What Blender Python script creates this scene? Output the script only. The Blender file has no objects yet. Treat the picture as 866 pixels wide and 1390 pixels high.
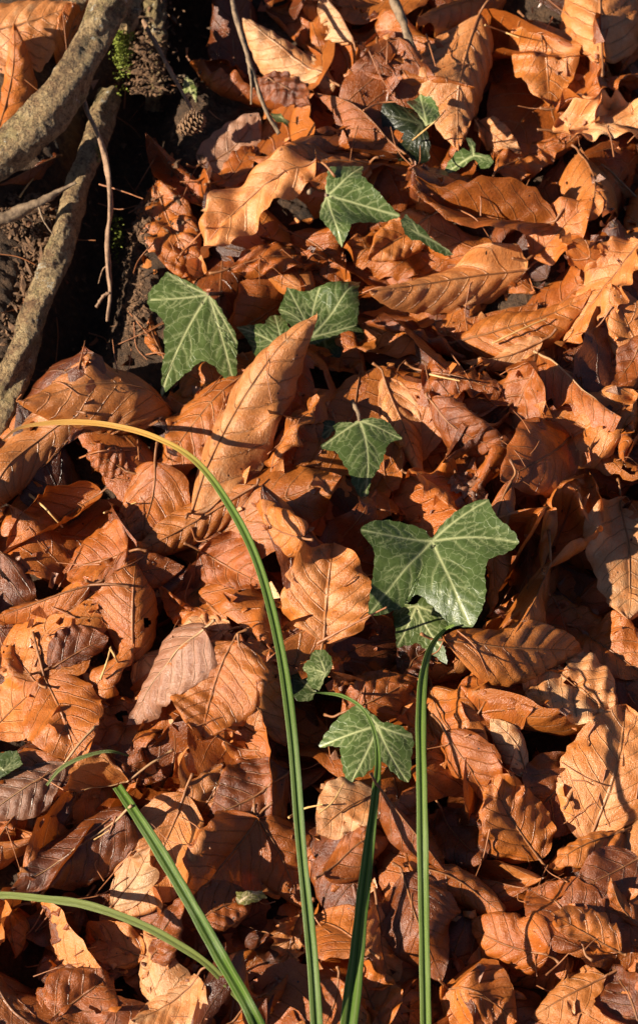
import bpy, math, random
import numpy as np
from mathutils import Vector, Matrix, noise as mnoise

SEED = 11
random.seed(SEED)
RNG = np.random.default_rng(SEED)
R = math.radians
SC = bpy.context.scene
COL = SC.collection

# ------------------------------------------------------------------ camera and the photo frame
DIST, PITCH, SPAN = 1.15, R(64), 0.417
FWD = np.array([0, math.cos(PITCH), -math.sin(PITCH)])
RIGHT = np.array([1.0, 0, 0])
UP = np.cross(RIGHT, FWD)
CAM = np.array([0, 0, 0.02]) - FWD * DIST
HS = SPAN / DIST


def at(px, py, h=0.02):
    """point of the place seen at photo pixel px, py at height h (metres)"""
    d = FWD + RIGHT * ((px - 433) / 1390 * HS) + UP * ((695 - py) / 1390 * HS)
    return CAM + d * ((h - CAM[2]) / d[2])


def to_px(p):
    d = np.asarray(p) - CAM
    z = d @ FWD
    return 433 + (d @ RIGHT) / z / HS * 1390, 695 - (d @ UP) / z / HS * 1390


cd = bpy.data.cameras.new('camera')
cam = bpy.data.objects.new('camera', cd)
COL.objects.link(cam)
cam.location = CAM
cam.rotation_euler = (math.pi / 2 - PITCH, 0, 0)
cd.sensor_fit = 'VERTICAL'
cd.sensor_height = 24
cd.lens = 12 / (HS / 2)
cd.clip_start, cd.clip_end = 0.02, 200
cd.dof.use_dof = True
cd.dof.focus_distance = DIST - 0.035
cd.dof.aperture_fstop = 13
SC.camera = cam

# ------------------------------------------------------------------ light
ELEV, AZ = R(31), R(14)          # shadows run to the right and a little up the picture
world = bpy.data.worlds.new('World')
SC.world = world
world.use_nodes = True
wn = world.node_tree
sky = wn.nodes.new('ShaderNodeTexSky')
sky.sky_type = 'NISHITA'
sky.sun_disc = False
sky.dust_density = 0.6
sky.air_density = 0.45
sky.sun_elevation = ELEV
sky.sun_rotation = math.atan2(-math.cos(AZ), -math.sin(AZ)) % (2 * math.pi)
bg = wn.nodes['Background']
wn.links.new(sky.outputs[0], bg.inputs[0])
bg.inputs[1].default_value = 0.05
ld = bpy.data.lights.new('sun', 'SUN')
ld.energy, ld.angle, ld.color = 5.0, R(0.5), (1, 0.90, 0.74)
sun = bpy.data.objects.new('sun', ld)
COL.objects.link(sun)
tow = Vector((math.cos(AZ) * math.cos(ELEV), math.sin(AZ) * math.cos(ELEV), -math.sin(ELEV)))
sun.rotation_euler = tow.to_track_quat('-Z', 'Y').to_euler()
sun.location = (-1, -0.3, 1)
SC.view_settings.view_transform = 'Standard'
SC.view_settings.look = 'None'
SC.view_settings.exposure = 1.0
SC.view_settings.gamma = 1
SC.render.engine = 'CYCLES'
SC.cycles.max_bounces = 6
SC.cycles.diffuse_bounces = 2


# ------------------------------------------------------------------ node helpers
class NT:
    def __init__(self, name):
        self.m = bpy.data.materials.new(name)
        self.m.use_nodes = True
        self.t = self.m.node_tree
        self.b = self.t.nodes['Principled BSDF']
        self.out = self.t.nodes['Material Output']

    def link(self, a, b):
        self.t.links.new(a, b)

    def put(self, sock, v):
        if hasattr(v, 'is_linked'):
            self.link(v, sock)
        elif v is not None:
            sock.default_value = v

    def n(self, typ, **kw):
        x = self.t.nodes.new(typ)
        for k, v in kw.items():
            setattr(x, k, v)
        return x

    def math(self, op, a, b=None, c=None, clamp=False):
        x = self.n('ShaderNodeMath', operation=op, use_clamp=clamp)
        self.put(x.inputs[0], a)
        self.put(x.inputs[1], b)
        self.put(x.inputs[2], c)
        return x.outputs[0]

    def step(self, v, lo, hi, a=0.0, b=1.0):
        x = self.n('ShaderNodeMapRange', interpolation_type='SMOOTHSTEP')
        self.put(x.inputs[0], v)
        for i, q in enumerate((lo, hi, a, b)):
            x.inputs[i + 1].default_value = q
        return x.outputs[0]

    def mix(self, f, a, b, mode='MIX'):
        x = self.n('ShaderNodeMix', data_type='RGBA', blend_type=mode)
        self.put(x.inputs[0], f)
        self.put(x.inputs[6], a if hasattr(a, 'is_linked') else (*a, 1))
        self.put(x.inputs[7], b if hasattr(b, 'is_linked') else (*b, 1))
        return x.outputs[2]

    def noise(self, vec, scale, detail=3, rough=0.55):
        x = self.n('ShaderNodeTexNoise')
        self.put(x.inputs['Vector'], vec)
        x.inputs['Scale'].default_value = scale
        x.inputs['Detail'].default_value = detail
        x.inputs['Roughness'].default_value = rough
        return x.outputs['Fac']

    def voro(self, vec, scale, feature='F1'):
        x = self.n('ShaderNodeTexVoronoi', feature=feature)
        self.put(x.inputs['Vector'], vec)
        x.inputs['Scale'].default_value = scale
        return x

    def ramp(self, v, stops):
        x = self.n('ShaderNodeValToRGB')
        e = x.color_ramp.elements
        while len(e) < len(stops):
            e.new(0.5)
        for k, (p, c) in enumerate(stops):
            e[k].position, e[k].color = p, (*c, 1)
        self.put(x.inputs[0], v)
        return x.outputs[0]

    def uv(self, name):
        return self.n('ShaderNodeUVMap', uv_map=name).outputs[0]

    def attr(self, name):
        return self.n('ShaderNodeAttribute', attribute_name=name)

    def bump(self, h, dist, strength=1.0):
        x = self.n('ShaderNodeBump')
        x.inputs['Strength'].default_value = strength
        x.inputs['Distance'].default_value = dist
        self.put(x.inputs['Height'], h)
        self.link(x.outputs[0], self.b.inputs['Normal'])
        return x.outputs[0]

    def through(self, colour, fac, nrm=None):
        t = self.n('ShaderNodeBsdfTranslucent')
        self.put(t.inputs[0], colour)
        if nrm:
            self.link(nrm, t.inputs['Normal'])
        mx = self.n('ShaderNodeMixShader')
        mx.inputs[0].default_value = fac
        self.link(self.b.outputs[0], mx.inputs[1])
        self.link(t.outputs[0], mx.inputs[2])
        self.link(mx.outputs[0], self.out.inputs[0])


def beech_material():
    k = NT('dry_beech_leaf')
    flat, vein = k.uv('flat'), k.uv('vein')
    sx = k.n('ShaderNodeSeparateXYZ')
    k.link(vein, sx.inputs[0])
    q, s = sx.outputs[0], sx.outputs[1]
    ta = k.attr('tint')
    sc = k.n('ShaderNodeSeparateColor')
    k.link(ta.outputs['Color'], sc.inputs[0])
    cr, cg, cb, ca = sc.outputs[0], sc.outputs[1], sc.outputs[2], ta.outputs['Alpha']
    big = k.noise(flat, 0.75, 4, 0.6)
    mid = k.noise(flat, 3.2, 5, 0.65)
    fine = k.noise(flat, 16, 4, 0.7)
    f = k.math('ADD', cr, k.math('MULTIPLY_ADD', big, 0.55, -0.275))
    f = k.math('ADD', f, k.math('MULTIPLY_ADD', mid, 0.24, -0.12))
    f = k.math('ADD', f, k.math('MULTIPLY_ADD', fine, 0.12, -0.06))
    base = k.ramp(f, [(0.0, (0.030, 0.011, 0.006)), (0.22, (0.130, 0.031, 0.009)), (0.45, (0.36, 0.088, 0.012)),
                      (0.68, (0.50, 0.150, 0.024)), (0.88, (0.58, 0.228, 0.074)), (1.0, (0.63, 0.34, 0.160))])
    # side veins run out at whole numbers of q, the midrib at s = 0
    wob = k.math('MULTIPLY_ADD', mid, 0.16, -0.08)
    fr = k.math('ABSOLUTE', k.math('SUBTRACT', k.math('FRACT', k.math('ADD', k.math('ADD', q, wob), 0.5)), 0.5))
    vline = k.step(fr, 0.01, 0.065, 1, 0)
    vline = k.math('MULTIPLY', vline, k.step(k.math('ABSOLUTE', s), 0.93, 0.75))
    mrib = k.step(k.math('ABSOLUTE', s), 0.008, 0.04, 1, 0)
    vm = k.math('MAXIMUM', vline, mrib)
    net = k.voro(flat, 11, 'DISTANCE_TO_EDGE').outputs['Distance']
    netl = k.step(net, 0.02, 0.16, 1, 0)
    dark = k.math('MULTIPLY', k.math('MULTIPLY', vm, k.math('SUBTRACT', 1.0, cb)), 0.30)
    base = k.mix(dark, base, (0.07, 0.026, 0.010))
    base = k.mix(k.math('MULTIPLY', k.math('MULTIPLY', vm, cb), 0.6), base, (0.52, 0.29, 0.13))
    lv0 = k.n('ShaderNodeCombineXYZ')
    k.link(k.math('MULTIPLY', q, 1.1), lv0.inputs[0])
    k.link(k.math('MULTIPLY', s, 16.0), lv0.inputs[1])
    base = k.mix(k.math('MULTIPLY', k.step(k.noise(lv0.outputs[0], 1.5, 4, 0.65), 0.5, 0.75), 0.30), base, (0.14, 0.045, 0.014))
    base = k.mix(k.math('MULTIPLY', netl, 0.05), base, (0.10, 0.036, 0.012))
    # dark weathering blotches, pinholes, pale grit
    blot = k.step(k.noise(flat, 1.3, 5, 0.7), 0.63, 0.74)
    base = k.mix(k.math('MULTIPLY', blot, k.math('MULTIPLY', ca, 0.8)), base, (0.050, 0.022, 0.012))
    pv = k.voro(flat, 2.1)
    psc = k.n('ShaderNodeSeparateColor')
    k.link(pv.outputs['Color'], psc.inputs[0])
    pin = k.math('MULTIPLY', k.step(pv.outputs['Distance'], 0.065, 0.11, 1, 0), k.step(psc.outputs[0], 0.60, 0.64))
    base = k.mix(k.math('MULTIPLY', pin, k.step(ca, 0.15, 0.4)), base, (0.018, 0.009, 0.006))
    gv = k.voro(flat, 5.5)
    gsc = k.n('ShaderNodeSeparateColor')
    k.link(gv.outputs['Color'], gsc.inputs[0])
    grit = k.math('MULTIPLY', k.step(gv.outputs['Distance'], 0.06, 0.10, 1, 0), k.step(gsc.outputs[1], 0.93, 0.95))
    base = k.mix(k.math('MULTIPLY', grit, 0.75), base, (0.6, 0.5, 0.4))
    hsv = k.n('ShaderNodeHueSaturation')
    k.link(base, hsv.inputs['Color'])
    k.put(hsv.inputs['Value'], k.math('MULTIPLY_ADD', cg, 1.0, 0.5))
    k.put(hsv.inputs['Saturation'], k.step(ca, 0.80, 0.95, 1.0, 0.80))
    base = hsv.outputs[0]
    k.link(base, k.b.inputs['Base Color'])
    k.put(k.b.inputs['Roughness'], k.math('MULTIPLY_ADD', fine, 0.36, 0.13))
    k.b.inputs['Specular IOR Level'].default_value = 0.68
    h = k.math('MULTIPLY', vm, -0.9)
    h = k.math('ADD', h, k.math('MULTIPLY', netl, -0.12))
    h = k.math('ADD', h, k.math('MULTIPLY', k.noise(flat, 5, 4, 0.6), 1.1))
    h = k.math('ADD', h, k.math('MULTIPLY', fine, 0.25))
    lv = k.n('ShaderNodeCombineXYZ')
    k.link(k.math('MULTIPLY', q, 1.3), lv.inputs[0])
    k.link(k.math('MULTIPLY', s, 22.0), lv.inputs[1])
    rung = k.noise(lv.outputs[0], 1.6, 3, 0.6)
    h = k.math('ADD', h, k.math('MULTIPLY', rung, 0.55))
    h = k.math('ADD', h, k.math('MULTIPLY', k.noise(flat, 42, 3, 0.7), 0.32))
    nr = k.bump(h, 0.00045, 0.9)
    tr = k.mix(1.0, base, (1.0, 0.72, 0.45), 'MULTIPLY')
    k.through(tr, 0.17, nr)
    return k.m


def ivy_material():
    k = NT('ivy_leaf_surface')
    flat = k.uv('flat')
    ve = k.attr('vein').outputs['Fac']
    ta = k.attr('tint')
    sc = k.n('ShaderNodeSeparateColor')
    k.link(ta.outputs['Color'], sc.inputs[0])
    n1 = k.noise(flat, 1.1, 4)
    n2 = k.noise(flat, 7, 4, 0.7)
    f = k.math('ADD', k.math('MULTIPLY', n1, 0.7), k.math('MULTIPLY', n2, 0.4))
    base = k.ramp(f, [(0.3, (0.036, 0.060, 0.012)), (0.55, (0.060, 0.096, 0.020)), (0.8, (0.100, 0.145, 0.036))])
    wv = k.n('ShaderNodeVectorMath', operation='ADD')
    nz = k.n('ShaderNodeTexNoise')
    k.link(flat, nz.inputs['Vector'])
    nz.inputs['Scale'].default_value = 2.5
    k.link(flat, wv.inputs[0])
    ms = k.n('ShaderNodeVectorMath', operation='SCALE')
    k.link(nz.outputs['Color'], ms.inputs[0])
    ms.inputs['Scale'].default_value = 0.35
    k.link(ms.outputs[0], wv.inputs[1])
    net = k.step(k.voro(wv.outputs[0], 2.6, 'DISTANCE_TO_EDGE').outputs['Distance'], 0.005, 0.055, 1, 0)
    net2 = k.step(k.voro(wv.outputs[0], 8, 'DISTANCE_TO_EDGE').outputs['Distance'], 0.01, 0.12, 1, 0)
    base = k.mix(k.math('MULTIPLY', net2, 0.18), base, (0.13, 0.19, 0.075))
    base = k.mix(k.math('MULTIPLY', net, 0.58), base, (0.22, 0.265, 0.11))
    base = k.mix(k.math('MULTIPLY', ve, 0.92), base, (0.44, 0.47, 0.21))
    dust = k.math('MULTIPLY', k.step(k.noise(flat, 2.2, 6, 0.75), 0.56, 0.72), sc.outputs[2])
    base = k.mix(k.math('MULTIPLY', dust, 0.45), base, (0.38, 0.38, 0.28))
    gv = k.voro(flat, 6)
    gs = k.n('ShaderNodeSeparateColor')
    k.link(gv.outputs['Color'], gs.inputs[0])
    grit = k.math('MULTIPLY', k.step(gv.outputs['Distance'], 0.05, 0.10, 1, 0), k.step(gs.outputs[1], 0.90, 0.92))
    base = k.mix(k.math('MULTIPLY', grit, 0.6), base, (0.5, 0.48, 0.38))
    hsv = k.n('ShaderNodeHueSaturation')
    k.link(base, hsv.inputs['Color'])
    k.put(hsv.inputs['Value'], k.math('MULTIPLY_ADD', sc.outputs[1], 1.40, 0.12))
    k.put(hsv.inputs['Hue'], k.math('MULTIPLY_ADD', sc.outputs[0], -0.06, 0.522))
    hsv.inputs['Saturation'].default_value = 0.96
    base = hsv.outputs[0]
    k.link(base, k.b.inputs['Base Color'])
    k.put(k.b.inputs['Roughness'], k.math('MULTIPLY_ADD', n2, 0.22, 0.22))
    k.b.inputs['Specular IOR Level'].default_value = 0.38
    h = k.math('ADD', k.math('MULTIPLY', ve, -0.35), k.math('MULTIPLY', net, -0.15))
    h = k.math('ADD', h, k.math('MULTIPLY', n2, 0.45))
    nr = k.bump(h, 0.0004, 0.8)
    k.through(k.mix(1.0, base, (1.2, 1.4, 0.5), 'MULTIPLY'), 0.14, nr)
    return k.m


def blade_material():
    k = NT('sedge_blade_surface')
    uv = k.uv('flat')
    sx = k.n('ShaderNodeSeparateXYZ')
    k.link(uv, sx.inputs[0])
    t, s = sx.outputs[0], sx.outputs[1]
    ta = k.attr('tint')
    sc = k.n('ShaderNodeSeparateColor')
    k.link(ta.outputs['Color'], sc.inputs[0])
    stv = k.n('ShaderNodeCombineXYZ')
    k.link(k.math('MULTIPLY', t, 2.0), stv.inputs[0])
    k.link(k.math('MULTIPLY', s, 9.0), stv.inputs[1])
    fib = k.noise(stv.outputs[0], 2.2, 3)
    g = k.ramp(k.math('ADD', fib, k.math('MULTIPLY_ADD', sc.outputs[1], 0.6, -0.3)),
               [(0.25, (0.060, 0.115, 0.014)), (0.5, (0.135, 0.225, 0.030)), (0.75, (0.24, 0.33, 0.065))])
    pale = k.step(k.math('ABSOLUTE', k.math('SUBTRACT', k.math('ABSOLUTE', s), 0.5)), 0.05, 0.16, 1, 0)
    g = k.mix(k.math('MULTIPLY', pale, 0.5), g, (0.30, 0.37, 0.12))
    mid_ = k.step(k.math('ABSOLUTE', s), 0.0, 0.22, 1, 0)
    g = k.mix(k.math('MULTIPLY', mid_, 0.55), g, (0.035, 0.075, 0.012))
    rim = k.step(k.math('ABSOLUTE', s), 0.86, 1.0)
    g = k.mix(k.math('MULTIPLY', rim, 0.4), g, (0.38, 0.42, 0.2))
    g = k.mix(sc.outputs[2], g, (0.27, 0.25, 0.085))
    # withered yellow towards the tip where tint red says so
    dry = k.math('MULTIPLY', k.step(k.math('ADD', t, k.math('MULTIPLY_ADD', fib, 0.1, -0.05)), 0.62, 0.82), sc.outputs[0])
    g = k.mix(dry, g, (0.62, 0.34, 0.075))
    g = k.mix(k.math('MULTIPLY', k.step(t, 0.93, 0.99), sc.outputs[0]), g, (0.30, 0.12, 0.03))
    bn = k.n('ShaderNodeCombineXYZ')
    k.link(k.math('MULTIPLY', t, 30.0), bn.inputs[0])
    k.link(k.math('MULTIPLY', s, 1.2), bn.inputs[1])
    spot = k.step(k.noise(bn.outputs[0], 1.3, 5, 0.75), 0.64, 0.74)
    g = k.mix(k.math('MULTIPLY', spot, 0.55), g, (0.22, 0.13, 0.035))
    gr = k.step(k.noise(stv.outputs[0], 30, 2), 0.70, 0.75)
    g = k.mix(k.math('MULTIPLY', gr, 0.6), g, (0.5, 0.45, 0.3))
    k.link(g, k.b.inputs['Base Color'])
    k.b.inputs['Roughness'].default_value = 0.38
    k.b.inputs['Specular IOR Level'].default_value = 0.3
    k.bump(fib, 0.0003, 0.7)
    k.through(k.mix(1.0, g, (1.2, 1.3, 0.5), 'MULTIPLY'), 0.32)
    return k.m


def bark_material():
    k = NT('root_bark')
    co = k.n('ShaderNodeTexCoord').outputs['Object']
    n1 = k.noise(co, 70, 6, 0.7)
    n2 = k.noise(co, 330, 6, 0.75)
    n3 = k.noise(co, 1100, 4, 0.75)
    f = k.math('ADD', k.math('MULTIPLY', n1, 0.45), k.math('ADD', k.math('MULTIPLY', n2, 0.40), k.math('MULTIPLY', n3, 0.25)))
    base = k.ramp(f, [(0.40, (0.055, 0.028, 0.012)), (0.48, (0.21, 0.118, 0.050)), (0.55, (0.40, 0.255, 0.115)), (0.68, (0.56, 0.41, 0.21))])
    rust = k.step(k.noise(co, 85, 5, 0.75), 0.56, 0.62)
    base = k.mix(k.math('MULTIPLY', rust, 0.6), base, (0.17, 0.070, 0.028))
    alg = k.step(k.noise(co, 45, 6, 0.75), 0.52, 0.60)
    base = k.mix(k.math('MULTIPLY', alg, 0.4), base, (0.22, 0.19, 0.06))
    lich = k.step(k.noise(co, 210, 6, 0.8), 0.585, 0.615)
    patch = k.step(k.noise(co, 38, 3, 0.6), 0.47, 0.56)
    base = k.mix(k.math('MULTIPLY', k.math('MULTIPLY', lich, patch), 0.85), base, (0.56, 0.53, 0.43))
    pit = k.step(k.voro(co, 420).outputs['Distance'], 0.12, 0.25, 1, 0)
    base = k.mix(k.math('MULTIPLY', pit, 0.55), base, (0.030, 0.018, 0.010))
    wv = k.n('ShaderNodeVectorMath', operation='MULTIPLY')
    k.link(co, wv.inputs[0])
    wv.inputs[1].default_value = (1.0, 0.45, 1.0)
    crack = k.step(k.math('ABSOLUTE', k.math('SUBTRACT', k.noise(wv.outputs[0], 240, 5, 0.7), 0.5)), 0.0, 0.022, 1, 0)
    base = k.mix(k.math('MULTIPLY', crack, 0.6), base, (0.035, 0.020, 0.011))
    k.link(base, k.b.inputs['Base Color'])
    k.b.inputs['Roughness'].default_value = 0.72
    h = k.math('ADD', k.math('MULTIPLY', n2, 1.3), k.math('MULTIPLY', n3, 0.9))
    h = k.math('ADD', h, k.math('MULTIPLY', crack, -0.4))
    h = k.math('ADD', h, k.math('MULTIPLY', pit, -0.35))
    k.bump(h, 0.0020, 1.0)
    return k.m


def soil_material():
    k = NT('forest_soil')
    co = k.n('ShaderNodeTexCoord').outputs['Object']
    n1 = k.noise(co, 55, 6, 0.65)
    n2 = k.noise(co, 380, 6, 0.7)
    base = k.ramp(k.math('ADD', k.math('MULTIPLY', n1, 0.5), k.math('MULTIPLY', n2, 0.5)),
                  [(0.35, (0.030, 0.017, 0.010)), (0.52, (0.105, 0.055, 0.027)), (0.68, (0.22, 0.115, 0.053))])
    k.link(base, k.b.inputs['Base Color'])
    k.b.inputs['Roughness'].default_value = 0.9
    k.bump(n2, 0.006, 1.0)
    return k.m


def plain_material(name, c1, c2, scale, rough=0.7, bump=0.0004, tr=0.0):
    k = NT(name)
    co = k.n('ShaderNodeTexCoord').outputs['Object']
    n = k.noise(co, scale, 5, 0.65)
    base = k.ramp(n, [(0.3, c1), (0.7, c2)])
    k.link(base, k.b.inputs['Base Color'])
    k.b.inputs['Roughness'].default_value = rough
    k.bump(n, bump, 0.8)
    if tr:
        k.through(base, tr)
    return k.m


M_LEAF, M_IVY, M_BLADE, M_BARK, M_SOIL = beech_material(), ivy_material(), blade_material(), bark_material(), soil_material()
M_STALK = plain_material('leaf_stalk', (0.14, 0.046, 0.016), (0.36, 0.15, 0.05), 300, 0.55)
M_PALE = plain_material('pale_leaf_stalk', (0.32, 0.16, 0.07), (0.48, 0.29, 0.14), 300, 0.55)
M_TWIG = plain_material('twig_bark', (0.10, 0.060, 0.035), (0.30, 0.20, 0.115), 420, 0.75, 0.0006)
M_ROOTLET = plain_material('rootlet_bark', (0.16, 0.085, 0.045), (0.36, 0.21, 0.12), 420, 0.7, 0.0005)
M_STRAW = plain_material('straw', (0.45, 0.23, 0.07), (0.66, 0.42, 0.17), 300, 0.5)
M_REDN = plain_material('reddish_needle', (0.22, 0.075, 0.025), (0.42, 0.16, 0.06), 300, 0.5)
M_MOSS = plain_material('moss_green', (0.09, 0.12, 0.012), (0.30, 0.33, 0.04), 500, 0.7, 0.0003, 0.25)
M_CONE = plain_material('cone_scale', (0.09, 0.045, 0.022), (0.36, 0.20, 0.10), 500, 0.65)
M_CLOD = plain_material('soil_clod', (0.045, 0.024, 0.013), (0.24, 0.125, 0.06), 420, 0.9, 0.001)


# ------------------------------------------------------------------ mesh and object helpers
def mesh_obj(name, V, F, mat, parent=None, origin=None, uvs=None, attrs=None, smooth=True):
    """V (n,3) array in world coordinates, F list of (m,4)/(m,3) arrays or plain lists; links ONE object"""
    V = np.asarray(V, dtype=np.float64)
    o3 = np.zeros(3) if origin is None else np.asarray(origin, float)
    me = bpy.data.meshes.new(name)
    faces = []
    for blk in (F if isinstance(F, list) else [F]):
        faces += blk.tolist() if hasattr(blk, 'tolist') else [list(blk)]
    me.from_pydata((V - o3).tolist(), [], faces)
    if uvs:
        li = np.empty(len(me.loops), dtype=np.int32)
        me.loops.foreach_get('vertex_index', li)
        for nm, arr in uvs.items():
            lay = me.uv_layers.new(name=nm)
            lay.data.foreach_set('uv', np.asarray(arr, np.float32)[li].ravel())
    if attrs:
        for nm, arr in attrs.items():
            arr = np.asarray(arr, np.float32)
            if arr.ndim == 2:
                a = me.attributes.new(nm, 'FLOAT_COLOR', 'POINT')
                a.data.foreach_set('color', arr.ravel())
            else:
                a = me.attributes.new(nm, 'FLOAT', 'POINT')
                a.data.foreach_set('value', arr.ravel())
    me.materials.append(mat)
    if smooth:
        me.polygons.foreach_set('use_smooth', np.ones(len(me.polygons), dtype=bool))
    me.update()
    ob = bpy.data.objects.new(name, me)
    COL.objects.link(ob)
    if parent is not None:
        ob.parent = parent
    elif origin is not None:
        ob.location = o3
    return ob


def tag(o, label=None, cat=None, group=None, kind=None):
    for key, v in (('label', label), ('category', cat), ('group', group), ('kind', kind)):
        if v:
            o[key] = v
    return o


def empty(name, loc, label, cat, group=None):
    o = bpy.data.objects.new(name, None)
    o.empty_display_size = 0.01
    o.location = loc
    COL.objects.link(o)
    return tag(o, label, cat, group)


def grid_faces(nu, nv):
    i = np.arange(nu - 1)[:, None] * nv + np.arange(nv - 1)[None, :]
    i = i.ravel()
    return np.stack([i, i + 1, i + nv + 1, i + nv], 1)


def spline(P, n):
    """Catmull-Rom through P, n samples"""
    P = np.asarray(P, float)
    Q = np.vstack([2 * P[0] - P[1], P, 2 * P[-1] - P[-2]])
    seg = np.linalg.norm(np.diff(P[:, :3], axis=0), axis=1) ** 0.7
    cum = np.concatenate([[0], np.cumsum(seg)])
    u = np.linspace(0, cum[-1], n)
    k = np.clip(np.searchsorted(cum, u, side='right') - 1, 0, len(P) - 2)
    t = ((u - cum[k]) / seg[k])[:, None]
    a, b, c, d = Q[k], Q[k + 1], Q[k + 2], Q[k + 3]
    return 0.5 * (2 * b + (c - a) * t + (2 * a - 5 * b + 4 * c - d) * t ** 2 + (3 * b - a - 3 * c + d) * t ** 3)


def frames(P):
    T = np.gradient(P, axis=0)
    T /= np.linalg.norm(T, axis=1)[:, None] + 1e-12
    ref = np.array([0.13, -0.35, 0.93])
    N1 = np.cross(T, ref)
    bad = np.linalg.norm(N1, axis=1) < 0.05
    N1[bad] = np.cross(T[bad], [1, 0, 0])
    N1 /= np.linalg.norm(N1, axis=1)[:, None]
    N2 = np.cross(N1, T)
    return T, N1, N2


def tube(P, rad, nseg=8, bumpy=0.0, seed=0, caps=True):
    P = np.asarray(P, float)
    n = len(P)
    T, N1, N2 = frames(P)
    rad = np.broadcast_to(np.asarray(rad, float), (n,))
    a = np.linspace(0, 2 * np.pi, nseg, endpoint=False)
    rr = np.repeat(rad[:, None], nseg, 1).copy()
    if bumpy:
        g = np.random.default_rng(seed)
        s = np.linspace(0, 1, n)[:, None]
        for fr, am in ((3, 0.5), (6, 0.3), (13, 0.12)):
            for k in range(3):
                rr += rad[:, None] * bumpy * am * np.sin(fr * 6.28 * s * g.uniform(.6, 1.4) + g.integers(1, 6) * a[None, :] + g.uniform(0, 6.28))
    V = P[:, None, :] + rr[..., None] * (np.cos(a)[None, :, None] * N1[:, None, :] + np.sin(a)[None, :, None] * N2[:, None, :])
    V = V.reshape(-1, 3)
    i = np.arange(n - 1)[:, None] * nseg
    j = np.arange(nseg)[None, :]
    j2 = (j + 1) % nseg
    F = np.stack([i + j, i + j2, i + nseg + j2, i + nseg + j], -1).reshape(-1, 4)
    Fl = [F]
    if caps:
        Fl.append(list(range(nseg))[::-1])
        Fl.append(list(range((n - 1) * nseg, n * nseg)))
    return V, Fl


# ------------------------------------------------------------------ the ground and the height map the leaves settle on
CELL = 0.0009
X0, X1, Y0, Y1 = -0.36, 0.36, -0.42, 0.46
NX, NY = int((X1 - X0) / CELL), int((Y1 - Y0) / CELL)


def seg_dist(x, y, pts):
    d = np.full(np.shape(x), 9.0)
    for (ax, ay), (bx, by) in zip(pts[:-1], pts[1:]):
        vx, vy = bx - ax, by - ay
        t = np.clip(((x - ax) * vx + (y - ay) * vy) / (vx * vx + vy * vy), 0, 1)
        d = np.minimum(d, np.hypot(x - ax - t * vx, y - ay - t * vy))
    return d


HOLLOW = [tuple(at(*p, -0.02)[:2]) for p in ((262, -60), (248, 40), (232, 90), (190, 170), (165, 270), (140, 360), (115, 450), (95, 510))]
BANK = [tuple(at(*p, 0.0)[:2]) for p in ((100, -60), (20, 120), (-40, 300), (-60, 470))]


def ground_z(x, y):
    z = 0.003 * np.sin(x * 31 + 1) * np.cos(y * 27) + 0.002 * np.sin(x * 83 + y * 61) + 0.0012 * np.sin(x * 190 - y * 140)
    z = z + 0.0011 * np.sin(x * 460 + y * 330) * np.sin(y * 520) + 0.0009 * np.sin(x * 910 - y * 640 + 2 * np.sin(y * 300)) * np.sin(x * 380 + y * 990)
    dh = seg_dist(x, y, HOLLOW)
    z = z - 0.027 * np.exp(-(dh / 0.0165) ** 2.6)
    db = seg_dist(x, y, BANK)
    return z + 0.016 * np.exp(-(db / 0.040) ** 2)


gx = X0 + (np.arange(NX) + 0.5) * CELL
gy = Y0 + (np.arange(NY) + 0.5) * CELL
H = ground_z(gx[:, None], gy[None, :])


def cells(x, y):
    return (np.clip(((x - X0) / CELL).astype(int), 0, NX - 1), np.clip(((y - Y0) / CELL).astype(int), 0, NY - 1))


def axis_coords(lo, hi, step, far):
    c = np.arange(lo, hi + step / 2, step)
    out = [step * 1.5]
    while out[-1] < far:
        out.append(out[-1] * 1.35)
    g = np.array(out)
    return np.concatenate([(lo - g)[::-1], c, hi + g])


ax_, ay_ = axis_coords(-0.2, 0.2, 0.002, 40), axis_coords(-0.3, 0.36, 0.002, 40)
GX, GY = np.meshgrid(ax_, ay_, indexing='ij')
GZ = ground_z(np.clip(GX, -0.5, 0.5), np.clip(GY, -0.5, 0.5))
ground = mesh_obj('ground', np.stack([GX, GY, GZ], -1).reshape(-1, 3), [grid_faces(*GX.shape)[:, ::-1]], M_SOIL)
tag(ground, kind='structure')


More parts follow.
